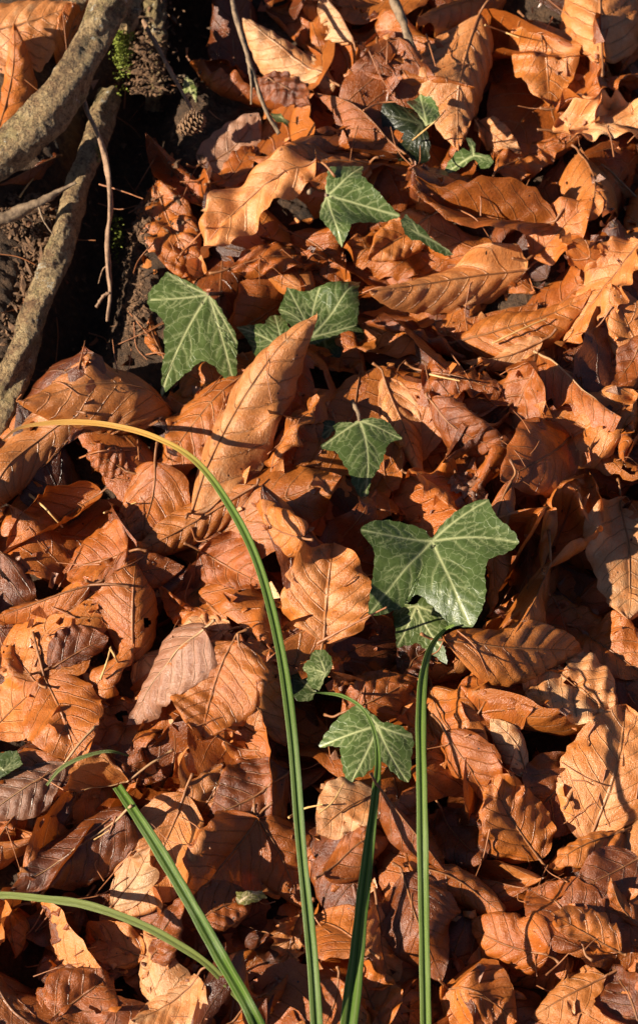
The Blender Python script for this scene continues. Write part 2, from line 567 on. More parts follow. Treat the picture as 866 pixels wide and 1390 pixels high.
# ------------------------------------------------------------------ beech leaves
COLS = {  # tint: ramp place, value, vein paleness, wear
    'tan': (0.86, 0.60, 0.30, 0.35), 'gold': (0.68, 0.56, 0.35, 0.3), 'org': (0.54, 0.54, 0.2, 0.3), 'rus': (0.36, 0.5, 0.15, 0.45),
    'brn': (0.27, 0.46, 0.25, 0.5), 'gry': (0.68, 0.20, 0.6, 1.2), 'pnk': (0.76, 0.42, 0.3, 0.55)}
COLWORD = {'tan': 'pale tan', 'gold': 'golden', 'org': 'orange', 'rus': 'russet', 'brn': 'dark brown', 'gry': 'greyish brown', 'pnk': 'pinkish tan'}
KINDS = {  # pleat mm, bend of the two halves (total angle), fold, lengthwise bend, waves mm, edge curl, crumple mm
    'flat': (0.6, 0.5, 0.12, 0.5, 2.3, 0.6, 0.25), 'pleat': (1.7, 0.85, -0.12, 0.7, 2.4, 0.6, 0.3), 'dome': (1.2, 1.6, -0.25, 1.0, 2.6, 0.7, 0.3),
    'cup': (1.0, -1.5, 0.3, -0.9, 2.8, -1.1, 0.4), 'fold': (1.3, -0.35, 0.95, -0.5, 3.0, 0.6, 0.4), 'roof': (1.2, 0.5, -0.9, 0.6, 2.8, 0.6, 0.3),
    'roll': (0.9, 1.1, 0.0, 0.7, 3.0, 2.0, 0.5), 'crump': (1.3, 0.6, 0.25, 0.8, 5.0, 1.5, 1.2), 'wave': (1.2, 0.5, 0.25, 0.7, 5.2, 1.1, 0.5),
    'arch': (1.5, 1.15, -0.3, 0.45, 0.8, 0.3, 0.2)}


def leaf_local(L, W, kind, g, nu, nv, N=8, ragged=0.3, ab=None):
    """one leaf with the base at 0,0,0 and the tip on +x; returns V, uv sets, midrib points"""
    A, bend, fold, lbend, wav, ecurl, crm = KINDS[kind]
    A, wav, crm = A * 1e-3 * g.uniform(.75, 1.3), wav * 1e-3 * g.uniform(.6, 1.3), crm * 1e-3
    sz = min(1.25, L / 0.075)
    A, wav, crm = A * sz, wav * sz, crm * sz
    bl, br = bend * g.uniform(.4, 1.5), bend * g.uniform(.4, 1.5)
    fl, fr_ = fold * g.uniform(.6, 1.4) + g.normal(0, .08), fold * g.uniform(.6, 1.4) + g.normal(0, .08)
    el, er = ecurl * g.uniform(-.5, 1.6), ecurl * g.uniform(-.5, 1.6)
    lb = lbend * g.uniform(.3, 1.5) * (1 if g.random() < 0.75 else -0.7)
    t = 0.5 - 0.5 * np.cos(np.pi * np.linspace(0, 1, nu))
    t = 0.6 * t + 0.4 * np.linspace(0, 1, nu)
    s = np.linspace(-1, 1, nv)
    s = np.sign(s) * np.abs(s) ** 1.0
    a, b = ab or (g.uniform(.52, .66), g.uniform(.74, .98))
    pk = (a / (a + b)) ** a * (b / (a + b)) ** b
    f = t ** a * np.clip(1 - t, 0, 1) ** b / pk
    fL, fR = f.copy(), f.copy()
    for ff in (fL, fR):
        ff *= 1 + 0.022 * np.sin(2 * np.pi * N * t + g.uniform(0, 6)) + 0.012 * np.sin(21 * t + g.uniform(0, 6)) + 0.007 * np.sin(67 * t + g.uniform(0, 6)) + 0.006 * np.sin(131 * t + g.uniform(0, 6))
        if g.random() < ragged * .7:
            for _ in range(g.integers(1, 3)):
                c, wd, dp = g.uniform(.25, .95), g.uniform(.02, .06), g.uniform(.05, .16) * (2 if ragged > .8 else 1)
                ff *= 1 - dp * np.clip(1.2 * np.exp(-((t - c) / wd) ** 4), 0, 1)
    TT, SS = np.meshgrid(t, s, indexing='ij')
    aS = np.abs(SS)
    half = np.where(SS < 0, fL[:, None], fR[:, None]) * W / 2
    Y = half * SS
    q = N * (TT * 1.05 - 0.30 * (aS ** 1.25) * f[:, None] * (W / L) / 0.6)
    # angle of the cross-section, integrated outward from the midrib
    ang = np.where(SS < 0, fl + bl * -aS + -el * aS ** 4, fr_ + br * -aS - er * aS ** 4)
    ang = ang + 0.35 * (g.normal(0, .5) * np.sin(3 * TT + g.uniform(0, 6)) + g.normal(0, .4) * np.sin(7 * TT + g.uniform(0, 6))) * aS
    dY = np.diff(Y, axis=1)
    am = 0.5 * (ang[:, 1:] + ang[:, :-1])
    sg = np.where(SS[:, 1:] + SS[:, :-1] < 0, -1, 1)
    c = nv // 2
    yy = np.concatenate([np.zeros((nu, 1)), np.cumsum(dY * np.cos(am), 1)], 1)
    zz = np.concatenate([np.zeros((nu, 1)), np.cumsum(dY * np.sin(am) * sg, 1)], 1)
    yy -= yy[:, c:c + 1]
    zz -= zz[:, c:c + 1]
    # pleats between the side veins, midrib groove, waves, crumple
    env = np.clip(aS / 0.22, 0, 1) * (1 - 0.25 * aS) * np.clip(np.sin(np.pi * TT), 0, 1) ** 0.4
    zz += A * env * (np.abs(np.sin(np.pi * q)) ** 0.8 - 0.6)
    zz -= 0.0011 * sz * np.exp(-(Y / 0.0022) ** 2) * np.clip(np.sin(np.pi * TT), 0, 1) ** 0.5
    ed = aS ** 1.6
    for k in range(5):
        fx, fy = g.uniform(1, 4.5), g.uniform(-1.6, 1.6)
        zz += wav * 0.45 * g.normal() * np.sin(2 * np.pi * fx * 0.5 * TT + fy * 2 * SS + g.uniform(0, 6)) * (0.25 + ed)
    for k in range(3):
        zz += wav * 0.40 * g.normal() * ed ** 2 * np.sin(2 * np.pi * g.uniform(3, 7) * TT + SS * 2 + g.uniform(0, 6))
    for k in range(8):
        fx, fy = g.uniform(4, 15), g.uniform(-9, 9)
        zz += crm * 0.42 * g.normal() * np.sin(fx * TT * 3 + fy * SS + g.uniform(0, 6))
    nc = {'crump': 4, 'wave': 3, 'roll': 2, 'cup': 2, 'fold': 2, 'arch': 0, 'pleat': 0}.get(str(kind), 1)
    for k in range(nc):                                   # sharp dry creases
        al = g.uniform(0, 3.14)
        u = (TT - g.uniform(.15, .85)) * math.cos(al) * 1.6 + (SS - g.normal(0, .4)) * math.sin(al) * 0.6
        zz += g.normal(0, .10) * L * 0.35 * np.abs(u) * np.exp(-(u / .45) ** 2) * (0.3 + ed) * (1 if k < 3 else .6)
    # lengthwise bend
    psi = lb * (TT[:, 0] - 0.5) + 0.22 * g.normal() * np.sin(2 * np.pi * t * g.uniform(.6, 1.3) + g.uniform(0, 6))
    psi = -psi
    dt = np.diff(t) * L
    pm = 0.5 * (psi[1:] + psi[:-1])
    cx = np.concatenate([[0], np.cumsum(dt * np.cos(pm))])
    cz = np.concatenate([[0], np.cumsum(dt * np.sin(pm))])
    sw = 0.05 * L * g.normal() * np.sin(np.pi * t)       # sideways sweep
    tw = 0.35 * g.normal() * (t - 0.4)
    y2 = yy * np.cos(tw)[:, None] - zz * np.sin(tw)[:, None]
    z2 = yy * np.sin(tw)[:, None] + zz * np.cos(tw)[:, None]
    V = np.stack([cx[:, None] - np.sin(psi)[:, None] * z2, y2 + sw[:, None], cz[:, None] + np.cos(psi)[:, None] * z2], -1)
    # lay the base-tip chord along +x
    ch = V[-1, c] - V[0, c]
    ln = np.hypot(ch[0], ch[2])
    ca, sa = ch[0] / ln, ch[2] / ln
    X, Z = V[..., 0] * ca + V[..., 2] * sa, -V[..., 0] * sa + V[..., 2] * ca
    V = np.stack([X, V[..., 1], Z], -1) * np.array([L / ln, 1, 1])
    off = g.uniform(0, 90, 2)
    uvf = np.stack([TT * L * 100 + off[0], Y * 100 + off[1]], -1)
    uvv = np.stack([q, SS], -1)
    return V, uvf, uvv


def settle(V, p_base, p_tip, g, tilt, roll, pct, follow=0.5, give=0.008):
    """stand the leaf on the height map: heading from base to tip, laid on what is under it"""
    h = 0.02
    sh = V.shape
    P = V.reshape(-1, 3)
    gxs = gys = 0.0
    for it in range(3):
        b, t = at(*p_base, h), at(*p_tip, h)
        d = t - b
        a = math.atan2(d[1], d[0])
        L = math.hypot(d[0], d[1])
        sc = L / max(1e-6, np.hypot(*(V[-1, sh[1] // 2] - V[0, sh[1] // 2])[:2]))
        if it == 0:
            mx, my = (b[0] + t[0]) / 2, (b[1] + t[1]) / 2
            ux, uy = math.cos(a), math.sin(a)
            tt, ss = np.meshgrid(np.linspace(-.42, .42, 9) * L, np.linspace(-.2, .2, 7) * L)
            xx, yy = mx + tt * ux - ss * uy, my + tt * uy + ss * ux
            hh = H[cells(xx, yy)]
            gt = float((tt * (hh - hh.mean())).sum() / (tt * tt).sum())
            gs = float((ss * (hh - hh.mean())).sum() / (ss * ss).sum())
            pit = math.atan(np.clip(gt, -.7, .7)) * follow + tilt
            rol = math.atan(np.clip(gs, -.7, .7)) * follow + roll
        cp, sp, cr, sr = math.cos(pit), math.sin(pit), math.cos(rol), math.sin(rol)
        x, y, z = P[:, 0] * sc, P[:, 1], P[:, 2]
        y, z = y * cr - z * sr, y * sr + z * cr
        x, z = x * cp - z * sp, x * sp + z * cp
        # keep the chord on the picked points
        ch = L * cp
        x = x / max(cp, .6)
        X = b[0] + x * math.cos(a) - y * math.sin(a)
        Y = b[1] + x * math.sin(a) + y * math.cos(a)
        need = H[cells(X, Y)] - z
        dz = np.percentile(need, pct)
        h = dz + float(np.mean(z))
    Wd = np.stack([X, Y, z + dz], -1).reshape(sh)
    # give way: bend the sheet up softly where it would cut through what lies below
    d = np.clip(H[cells(Wd[..., 0], Wd[..., 1])] + 0.0004 - Wd[..., 2], 0, give)
    for k in range(14):
        e = np.pad(d, 1, mode='edge')
        b = (e[:-2, 1:-1] + e[2:, 1:-1] + e[1:-1, :-2] + e[1:-1, 2:] + 2 * d) / 6
        d = np.maximum(d, b) if k < 9 else b
    Wd[..., 2] += d
    return Wd


def stamp(W, n=3):
    """raise the height map to a settled sheet"""
    A = W.reshape(-1, 3)
    if W.ndim == 3:
        m = [A]
        m.append((0.5 * (W[1:] + W[:-1])).reshape(-1, 3))
        m.append((0.5 * (W[:, 1:] + W[:, :-1])).reshape(-1, 3))
        m.append((0.25 * (W[1:, 1:] + W[1:, :-1] + W[:-1, 1:] + W[:-1, :-1])).reshape(-1, 3))
        A = np.concatenate(m)
    i, j = cells(A[:, 0], A[:, 1])
    np.maximum.at(H, (i, j), A[:, 2])


def tint_of(col, g):
    c = np.array(COLS[col])
    c = c + g.normal(0, 1, 4) * np.array([0.085, 0.085, 0.15, 0.2])
    c = np.clip(c, 0.0, 1.0)
    c[3] = 1.0 if col == 'gry' else min(c[3], 0.78)
    return c


def build_leaf_mesh(W, uvf, uvv, col, g, holes=0):
    nu, nv = W.shape[:2]
    F = grid_faces(nu, nv)
    if holes:
        keep = np.ones(len(F), bool)
        fi, fj = np.divmod(np.arange(len(F)), nv - 1)
        for _ in range(holes):
            ci, cj, r = g.uniform(.2, .85) * nu, g.uniform(.1, .9) * nv, g.uniform(.8, 2.2)
            keep &= ((fi - ci) ** 2 + ((fj - cj) * 1.2) ** 2) > r * r
        F = F[keep]
    return dict(V=W.reshape(-1, 3), F=F, uvf=uvf.reshape(-1, 2), uvv=uvv.reshape(-1, 2), tint=np.tile(tint_of(col, g), (nu * nv, 1)))


def stalk_tube(W, g, end=None, length=None, pale=False):
    """leaf stalk running into the raised midrib"""
    nu, nv = W.shape[:2]
    c = nv // 2
    mid = W[:, c]
    i1 = int(nu * 0.80)
    nrm = np.cross(W[1:, c + 1] - W[:-1, c], W[1:, c] - W[:-1, c])
    nrm = np.vstack([nrm, nrm[-1:]])
    nrm /= np.linalg.norm(nrm, axis=1)[:, None] + 1e-12
    nrm[nrm[:, 2] < 0] *= -1
    rib = mid[2:i1:2] + nrm[2:i1:2] * 0.0001
    b = mid[0]
    back = b - mid[max(2, nu // 8)]
    back /= np.linalg.norm(back)
    if end is not None:
        e = at(end[0], end[1], b[2] + 0.003)
        m = (b + e) / 2 + np.array([0, 0, 0.002])
        pet = np.array([e, m])
    else:
        ln = length if length else g.uniform(.003, .009)
        side = np.cross(back, [0, 0, 1.0])
        m = b + back * ln * .5 + np.array([0, 0, ln * g.uniform(-.05, .12)])
        e = b + back * ln + side * ln * g.normal(0, .25) + np.array([0, 0, ln * g.uniform(-.1, .35)])
        pet = np.array([e, m])
    path = spline(np.vstack([pet, b + np.array([0, 0, .0004]), rib[::3], rib[-1:]]), 46)
    u = np.linspace(0, 1, 46)
    rad = np.where(u < .3, 0.00052, 0.00036 * (1 - (u - .3) / .7) ** 0.8 + 0.00004)
    rad[:2] *= 1.35
    return tube(path, rad, 6)


HERO = []          # built leaves: dict(obj, col, kind, label, centre pixel)


def hero(bx, by, tx, ty, w, col, kind, label, tilt=None, roll=None, stalk=None, pct=74, holes=0, pale=None, seed=None, group=True, n_veins=8, ragged=0.35, ab=None):
    k = len(HERO)
    g = np.random.default_rng(seed if seed is not None else 1000 + k * 7)
    h0 = 0.025
    b, t = at(bx, by, h0), at(tx, ty, h0)
    L = float(np.hypot(*(t - b)[:2]))
    W = w * 0.0003 * 1.36
    if L < W * 1.05:
        L = W * 1.05
    n_veins = int(max(4, min(n_veins, round(8 * L / 0.052))))
    V, uvf, uvv = leaf_local(L, W, kind, g, 58, 33, n_veins, ragged, ab)
    tilt = g.normal(0, .28) if tilt is None else tilt
    roll = g.normal(-.03, .48) if roll is None else roll
    Wd = settle(V, (bx, by), (tx, ty), g, tilt, roll, pct if seed is None else max(pct, 84), .5, 0.008 if seed is None else .018)
    stamp(Wd)
    d = build_leaf_mesh(Wd, uvf, uvv, col, g, holes)
    root = empty('beech_leaf', Wd[0, 16], label, 'dead leaf', 'fallen beech leaves' if group else None)
    mesh_obj('blade', d['V'], [d['F']], M_LEAF, root, Wd[0, 16], {'flat': d['uvf'], 'vein': d['uvv']}, {'tint': d['tint']})
    pale = False if pale is None else pale
    sv, sf = stalk_tube(Wd, g, stalk)
    mesh_obj('stalk', sv, sf, M_PALE if pale else M_STALK, root, Wd[0, 16])
    HERO.append(dict(obj=root, col=col, kind=kind, label=label, c=to_px(Wd[28, 16])))
    return root


# ------------------------------------------------------------------ the loose mass of litter below and around the frame
def random_leaf(px, py, g, lo=(26, 15), col=None, pct=66, kind=None):
    L = g.uniform(.048, .082)
    W = L * g.uniform(.52, .68)
    a = g.uniform(0, 2 * math.pi)
    kind = kind or g.choice(['flat', 'pleat', 'dome', 'cup', 'fold', 'roof', 'roll', 'crump', 'wave'], p=[.08, .2, .16, .1, .1, .08, .1, .08, .1])
    col = col or g.choice(list(COLS), p=[.11, .14, .27, .25, .16, .01, .06])
    V, uvf, uvv = leaf_local(L, W, kind, g, lo[0], lo[1], 8, .5)
    half = L / 0.0003 / 2
    p0 = (px - math.cos(a) * half, py + math.sin(a) * half * .9)
    p1 = (px + math.cos(a) * half, py - math.sin(a) * half * .9)
    if in_root_zone(*p0) or in_root_zone(*p1):
        return None
    Wd = settle(V, p0, p1, g, g.normal(0, .38), g.normal(0, .55), pct)
    stamp(Wd)
    return Wd, build_leaf_mesh(Wd, uvf, uvv, col, g, int(g.random() < .3) * int(g.integers(1, 4))), col, kind, L


def in_root_zone(px, py):
    if px < -70 or py < -90:
        return False
    return (px < 240 and py < 470 and px < 268 - 0.1 * py) or (px < 60 and py < 560) or (px < 310 and py < 150)


def join_sheets(items, name):
    vo, V, F, uf, uv_, ti = 0, [], [], [], [], []
    for d in items:
        V.append(d['V']); F.append(d['F'] + vo); uf.append(d['uvf']); uv_.append(d['uvv']); ti.append(d['tint'])
        vo += len(d['V'])
    return mesh_obj(name, np.vstack(V), [np.vstack(F)], M_LEAF, None, None, {'flat': np.vstack(uf), 'vein': np.vstack(uv_)}, {'tint': np.vstack(ti)})


g = np.random.default_rng(5)
under = []
for i in range(560):
    px, py = g.uniform(-520, 1380), g.uniform(-420, 1900)
    inside = -60 < px < 926 and -60 < py < 1450
    if in_root_zone(px, py):
        continue
    if inside and g.random() < .93:
        continue
    rl = random_leaf(px, py, g, pct=62 if inside else 68)
    if rl:
        under.append(rl[1])
for i in range(120):                                  # a darker, rotting layer deep in the frame
    px, py = g.uniform(0, 866), g.uniform(0, 1420)
    if not in_root_zone(px, py):
        rl = random_leaf(px, py, g, col=g.choice(['brn', 'rus']), pct=55)
        if rl:
            under.append(rl[1])

FILL = []
g = np.random.default_rng(9)
spots = []
for k in range(4000):                                 # evenly spread single leaves for the gaps
    p = (g.uniform(-30, 896), g.uniform(-30, 1420))
    if in_root_zone(*p):
        continue
    if all((p[0] - s_[0]) ** 2 + (p[1] - s_[1]) ** 2 > 84 ** 2 for s_ in spots):
        spots.append(p)
spots = spots[:170]
for p in spots:
    rl = random_leaf(p[0], p[1], g, (34, 19), pct=60, col=g.choice(list(COLS), p=[.07, .13, .33, .28, .14, .01, .04]))
    if not rl:
        continue
    Wd, d, col, kind, L = rl
    FILL.append(dict(W=Wd, d=d, col=col, kind=kind, L=L))

# flakes and crumbs of broken leaf lying in the gaps
g = np.random.default_rng(21)
items = []
for k in range(1500):
    px, py = g.uniform(-60, 930), g.uniform(-60, 1450)
    if in_root_zone(px, py) and g.random() < .6:
        continue
    c = at(px, py, .02)
    r = g.uniform(.0012, .0050)
    n = 5
    a = np.sort(g.uniform(0, 6.28, n))
    rr = r * g.uniform(.4, 1.0, n)
    V = np.stack([np.cos(a) * rr, np.sin(a) * rr, g.normal(0, r * .3, n)], 1)
    V = np.vstack([[0, 0, g.normal(0, r * .25)], V])
    nx, ny = g.normal(0, .5, 2)
    V[:, 2] += V[:, 0] * nx + V[:, 1] * ny
    i, j = cells(np.array([c[0]]), np.array([c[1]]))
    V += np.array([c[0], c[1], float(H[i, j][0]) + .0008])
    F = np.array([[0, q + 1, (q + 1) % n + 1] for q in range(n)])
    uvf = V[:, :2] * 100 + g.uniform(0, 50, 2)
    items.append(dict(V=V, F=F, uvf=uvf, uvv=np.tile([[.5, .5]], (n + 1, 1)), tint=np.tile(tint_of(g.choice(list(COLS)), g), (n + 1, 1))))
tag(join_sheets(items, 'leaf_crumbs'), 'scattered crumbs and flakes of broken brown leaf', 'leaf crumbs', kind='stuff')

# ------------------------------------------------------------------ the leaves one can pick out in the photograph, lowest first
# --- top of the picture
hero(-60, 45, 104, 14, 130, 'tan', 'pleat', 'big pale pleated beech leaf in the corner beside the thin dark root', roll=.15, tilt=.2, pct=88, seed=211, stalk=(-60, 70))
hero(-12, 200, 22, 52, 92, 'org', 'dome', 'orange beech leaf below the pale corner leaf, beside the thick root', pct=88, roll=-.3, tilt=.1, seed=212)
hero(82, 92, 128, -6, 30, 'org', 'flat', 'narrow orange leaf wedged between the thin dark root and the thick root')
hero(75, 208, 0, 255, 40, 'rus', 'roof', 'dark russet leaf showing just under the thick lichened root')
hero(470, -40, 365, 22, 70, 'org', 'wave', 'orange beech leaf cut by the top edge above the broad smooth leaf')
hero(480, 60, 428, -12, 52, 'tan', 'roof', 'small pale leaf at the top edge with a dark folded side')
hero(512, 38, 531, 134, 46, 'rus', 'wave', 'small upright russet leaf left of the grey twig at the top', ragged=.9)
hero(455, 118, 330, 35, 92, 'tan', 'dome', 'broad smooth pale leaf with its edge shadowed by the hanging twig', roll=.05, seed=31)
hero(258, 75, 398, 148, 100, 'org', 'cup', 'orange leaf in half shade behind the hanging twig', seed=44)
hero(272, 222, 352, 158, 56, 'gry', 'flat', 'mottled grey leaf lying beside the small cone', tilt=.1, roll=.1, pct=92, seed=213)
hero(292, 262, 342, 188, 40, 'org', 'flat', 'orange leaf in shade just below the mottled grey leaf')
hero(286, 282, 200, 186, 66, 'org', 'cup', 'upright orange leaf with a sharp bright edge next to the root hollow', tilt=.35, seed=71)
hero(212, 248, 262, 378, 72, 'org', 'crump', 'crumpled orange leaf hanging over the rim of the root hollow', seed=72)
hero(690, -35, 566, 58, 105, 'org', 'dome', 'broad orange leaf at the top edge behind the large rippled leaf', seed=91)
hero(545, 205, 424, 128, 60, 'rus', 'roof', 'long russet leaf running from the dark ivy leaf up to the top', tilt=.1, seed=81)
hero(503, 214, 338, 220, 68, 'gold', 'pleat', 'golden pleated leaf lying flat above the pointed ivy leaf', seed=23, stalk=(515, 214))
hero(350, 100, 420, 150, 40, 'rus', 'crump', 'small russet leaf tucked under the broad smooth pale leaf')
hero(838, 100, 880, 50, 52, 'org', 'dome', 'small orange leaf at the edge under the flat orange corner leaf')
hero(814, 96, 815, -75, 116, 'gold', 'pleat', 'flat golden leaf with straight side veins hanging from the top corner', roll=.02, tilt=0, seed=61, pale=False, ragged=0, stalk=(817, 104))
hero(716, 22, 744, 152, 78, 'gold', 'flat', 'smooth golden leaf standing between the large rippled leaf and the corner leaf', roll=-.1, seed=62, ragged=0)
hero(752, 150, 885, 108, 66, 'org', 'crump', 'blistered orange leaf running off the edge below the flat golden leaf', seed=63)
hero(675, 240, 762, 192, 48, 'org', 'crump', 'small crumpled leaf bits below the smooth golden leaf')
hero(750, 168, 895, 190, 72, 'tan', 'wave', 'pale shiny leaf dotted with dark pinholes near the upper edge', seed=64)
hero(866, 250, 782, 198, 46, 'gold', 'roof', 'golden leaf with a white midrib pointing down to the edge', pale=True)
hero(786, 198, 794, 316, 104, 'tan', 'dome', 'rounded pale leaf with spots hanging below the pinholed shiny leaf', seed=65, holes=2)
hero(650, 160, 708, 206, 40, 'tan', 'wave', 'pale leaf tip sticking out under the large rippled leaf')
hero(650, 26, 622, 207, 112, 'tan', 'arch', 'large rippled pale leaf hanging tip down with its stalk at the top', roll=-.12, tilt=-.05, seed=66, stalk=(668, -4), ragged=.0)
hero(582, 300, 500, 345, 50, 'org', 'wave', 'orange leaf below the long narrow ivy leaf')
hero(722, 345, 800, 292, 60, 'org', 'wave', 'plain orange leaf between the folded leaf and the rounded spotted leaf')
hero(757, 279, 543, 250, 100, 'org', 'fold', 'long folded orange leaf lying across under the three lobed green sprig', seed=67, roll=-.1, stalk=(772, 277))
hero(430, 253, 263, 374, 60, 'tan', 'wave', 'long rippled pale leaf running diagonally to the ivy leaf by the roots', seed=68, stalk=(455, 240))
hero(395, 285, 470, 345, 58, 'org', 'wave', 'orange leaf under the pointed ivy leaf')
hero(310, 372, 436, 350, 44, 'org', 'crump', 'ragged orange leaf strip above the brown ivy stalk', ragged=.9)
# --- middle right
hero(866, 345, 764, 452, 82, 'tan', 'wave', 'pale shiny leaf reaching in from the edge beside the big pleated leaf', seed=70)
hero(623, 458, 800, 408, 78, 'gold', 'pleat', 'dusky pleated leaf tucked under the tip of the big pleated leaf', seed=73)
hero(640, 486, 492, 448, 58, 'brn', 'cup', 'dark cupped leaf with a bright rim below the big pleated leaf', seed=74)
hero(735, 468, 625, 490, 36, 'tan', 'roof', 'narrow pale leaf edge below the dusky pleated leaf')
hero(716, 354, 501, 412, 88, 'tan', 'arch', 'big pale pleated leaf with a tapering stalk lying across the middle', seed=75, roll=.0, stalk=(741, 347), ragged=0)
hero(870, 460, 820, 530, 50, 'rus', 'wave', 'russet leaf at the edge beside the steep ribbed leaf')
hero(732, 464, 838, 586, 74, 'rus', 'roof', 'steep ribbed leaf with pale ridges seen edge on', pale=True, seed=76, roll=-.35)
hero(866, 560, 845, 645, 50, 'org', 'cup', 'orange leaf at the edge below the steep ribbed leaf')
hero(480, 562, 492, 478, 44, 'org', 'roof', 'small orange leaf standing beside the shaded ivy leaf')
hero(575, 500, 680, 535, 70, 'brn', 'crump', 'dark tangled leaf in the shaded middle of the heap')
hero(583, 545, 706, 612, 66, 'rus', 'roll', 'curled russet leaf with thin bright rims in the shaded middle', seed=77)
hero(690, 545, 600, 640, 60, 'brn', 'cup', 'dark cupped leaf below the curled russet leaf')
hero(778, 572, 676, 668, 92, 'brn', 'flat', 'wet dark brown leaf with a glistening patch', seed=78, roll=-.1)
hero(520, 514, 573, 646, 62, 'tan', 'arch', 'curved pale pleated leaf standing right of the drooping ivy leaf', seed=79, roll=-.25, ragged=0)
hero(500, 690, 548, 612, 50, 'org', 'flat', 'orange leaf behind the tip of the drooping ivy leaf')
hero(556, 640, 626, 705, 72, 'gold', 'wave', 'golden leaf above the large two toned ivy leaf', seed=80)
hero(618, 640, 660, 682, 36, 'gry', 'crump', 'little greyish scrap of leaf above the large ivy leaf')
hero(735, 778, 800, 634, 116, 'org', 'cup', 'big smooth orange leaf with one side in shade right of the ivy', seed=82, roll=-.15, ragged=0)
hero(690, 680, 665, 824, 44, 'org', 'roll', 'narrow curled orange leaf just right of the large ivy leaf', seed=83)
hero(843, 676, 852, 846, 92, 'tan', 'flat', 'upright pale leaf with dark pinholes at the edge', seed=84, stalk=(838, 650))
hero(790, 850, 880, 925, 72, 'org', 'wave', 'orange leaf at the edge below the upright pale leaf')
hero(746, 766, 692, 880, 112, 'org', 'roof', 'kite shaped orange leaf with its stalk pointing up', seed=85, stalk=(744, 720))
hero(500, 745, 440, 700, 50, 'rus', 'wave', 'russet leaf left of the large ivy leaf')
# --- middle left
hero(175, 640, 118, 618, 48, 'rus', 'crump', 'small crumpled leaf under the yellow tip of the long blade')
hero(95, 582, -18, 690, 112, 'pnk', 'dome', 'broad dull leaf with a dark torn end at the foot of the lower root', seed=86)
hero(235, 538, 28, 566, 130, 'pnk', 'dome', 'broad ribbed leaf arching up behind the yellow blade tip', seed=87, roll=.15, ragged=0)
hero(310, 538, 232, 498, 56, 'org', 'crump', 'orange leaf under the tip of the ivy leaf by the roots')
hero(337, 512, 212, 642, 84, 'org', 'pleat', 'wrinkled orange leaf beside the tall arched pale leaf', seed=88)
hero(222, 486, 205, 428, 24, 'org', 'roll', 'curled orange scrap beside the ivy leaf by the roots')
hero(178, 760, 84, 768, 84, 'org', 'flat', 'flat orange leaf with a twiggy shadow and a stalk to the side', seed=89, stalk=(200, 748))
hero(138, 664, 6, 748, 90, 'org', 'cup', 'cupped orange leaf holding a straw needle at the left', seed=90)
hero(212, 640, 194, 738, 78, 'org', 'pleat', 'hanging orange leaf with its stalk straight up', seed=92, stalk=(214, 600))
hero(270, 745, 362, 800, 70, 'rus', 'wave', 'wet russet leaf behind the long blade', seed=93)
hero(345, 672, 179, 752, 60, 'pnk', 'arch', 'long dull pleated leaf lying below the tall arched leaf', seed=94, ragged=0)
hero(410, 745, 345, 672, 58, 'org', 'roll', 'curled orange leaf just right of the arching blade', seed=95)
hero(370, 632, 435, 544, 48, 'gold', 'roll', 'curled golden leaf edge left of the drooping ivy leaf', seed=96)
hero(258, 688, 430, 450, 118, 'tan', 'arch', 'tall arched pale leaf crossed by the shadow of the blade', tilt=.30, roll=-.30, ab=(.50, .62), seed=197, stalk=(252, 704), ragged=0, pct=82)
hero(438, 868, 452, 742, 96, 'tan', 'crump', 'ragged pale crinkled leaf right of the long blade', seed=98, ragged=.3, ab=(.6, .8))
hero(140, 792, 250, 765, 48, 'org', 'flat', 'orange leaf below the long dull pleated leaf')
hero(125, 808, -20, 838, 78, 'org', 'roof', 'flat orange leaf at the left edge with a stalk reaching into the heap', seed=99, stalk=(178, 797))
hero(180, 896, 186, 770, 100, 'org', 'dome', 'rounded orange leaf with grey spots and a hole of shade', seed=100, holes=1)
hero(290, 838, 216, 796, 46, 'org', 'cup', 'orange leaf edge lit from the side, above the ribbed brown leaf')
hero(316, 862, 244, 846, 36, 'tan', 'crump', 'little frilled pale leaf scrap above the ribbed brown leaf', ragged=1)
hero(66, 905, 148, 868, 58, 'rus', 'pleat', 'dark russet pleated leaf below the leaf with the long stalk')
hero(98, 955, 186, 886, 58, 'org', 'roll', 'orange leaf curled along its edge left of the ribbed brown leaf', seed=101)
hero(52, 930, 14, 872, 44, 'gold', 'wave', 'small golden leaf near the left edge')
hero(-15, 990, 55, 935, 66, 'gold', 'flat', 'golden leaf cut by the left edge beside the tan leaf')
hero(325, 884, 388, 1004, 74, 'pnk', 'pleat', 'pinkish pleated leaf half behind the long blade', seed=102)
hero(318, 876, 274, 1004, 116, 'org', 'wave', 'broad orange leaf with a dark midrib and a round dark spot', seed=103, pale=False)
hero(281, 872, 178, 970, 84, 'gry', 'pleat', 'ribbed brown half leaf overlapping the broad orange leaf', pale=True, seed=104, roll=.15)
hero(60, 916, 108, 1038, 84, 'gold', 'flat', 'golden brown leaf at the left with a long stalk pointing up', seed=105, stalk=(45, 858))
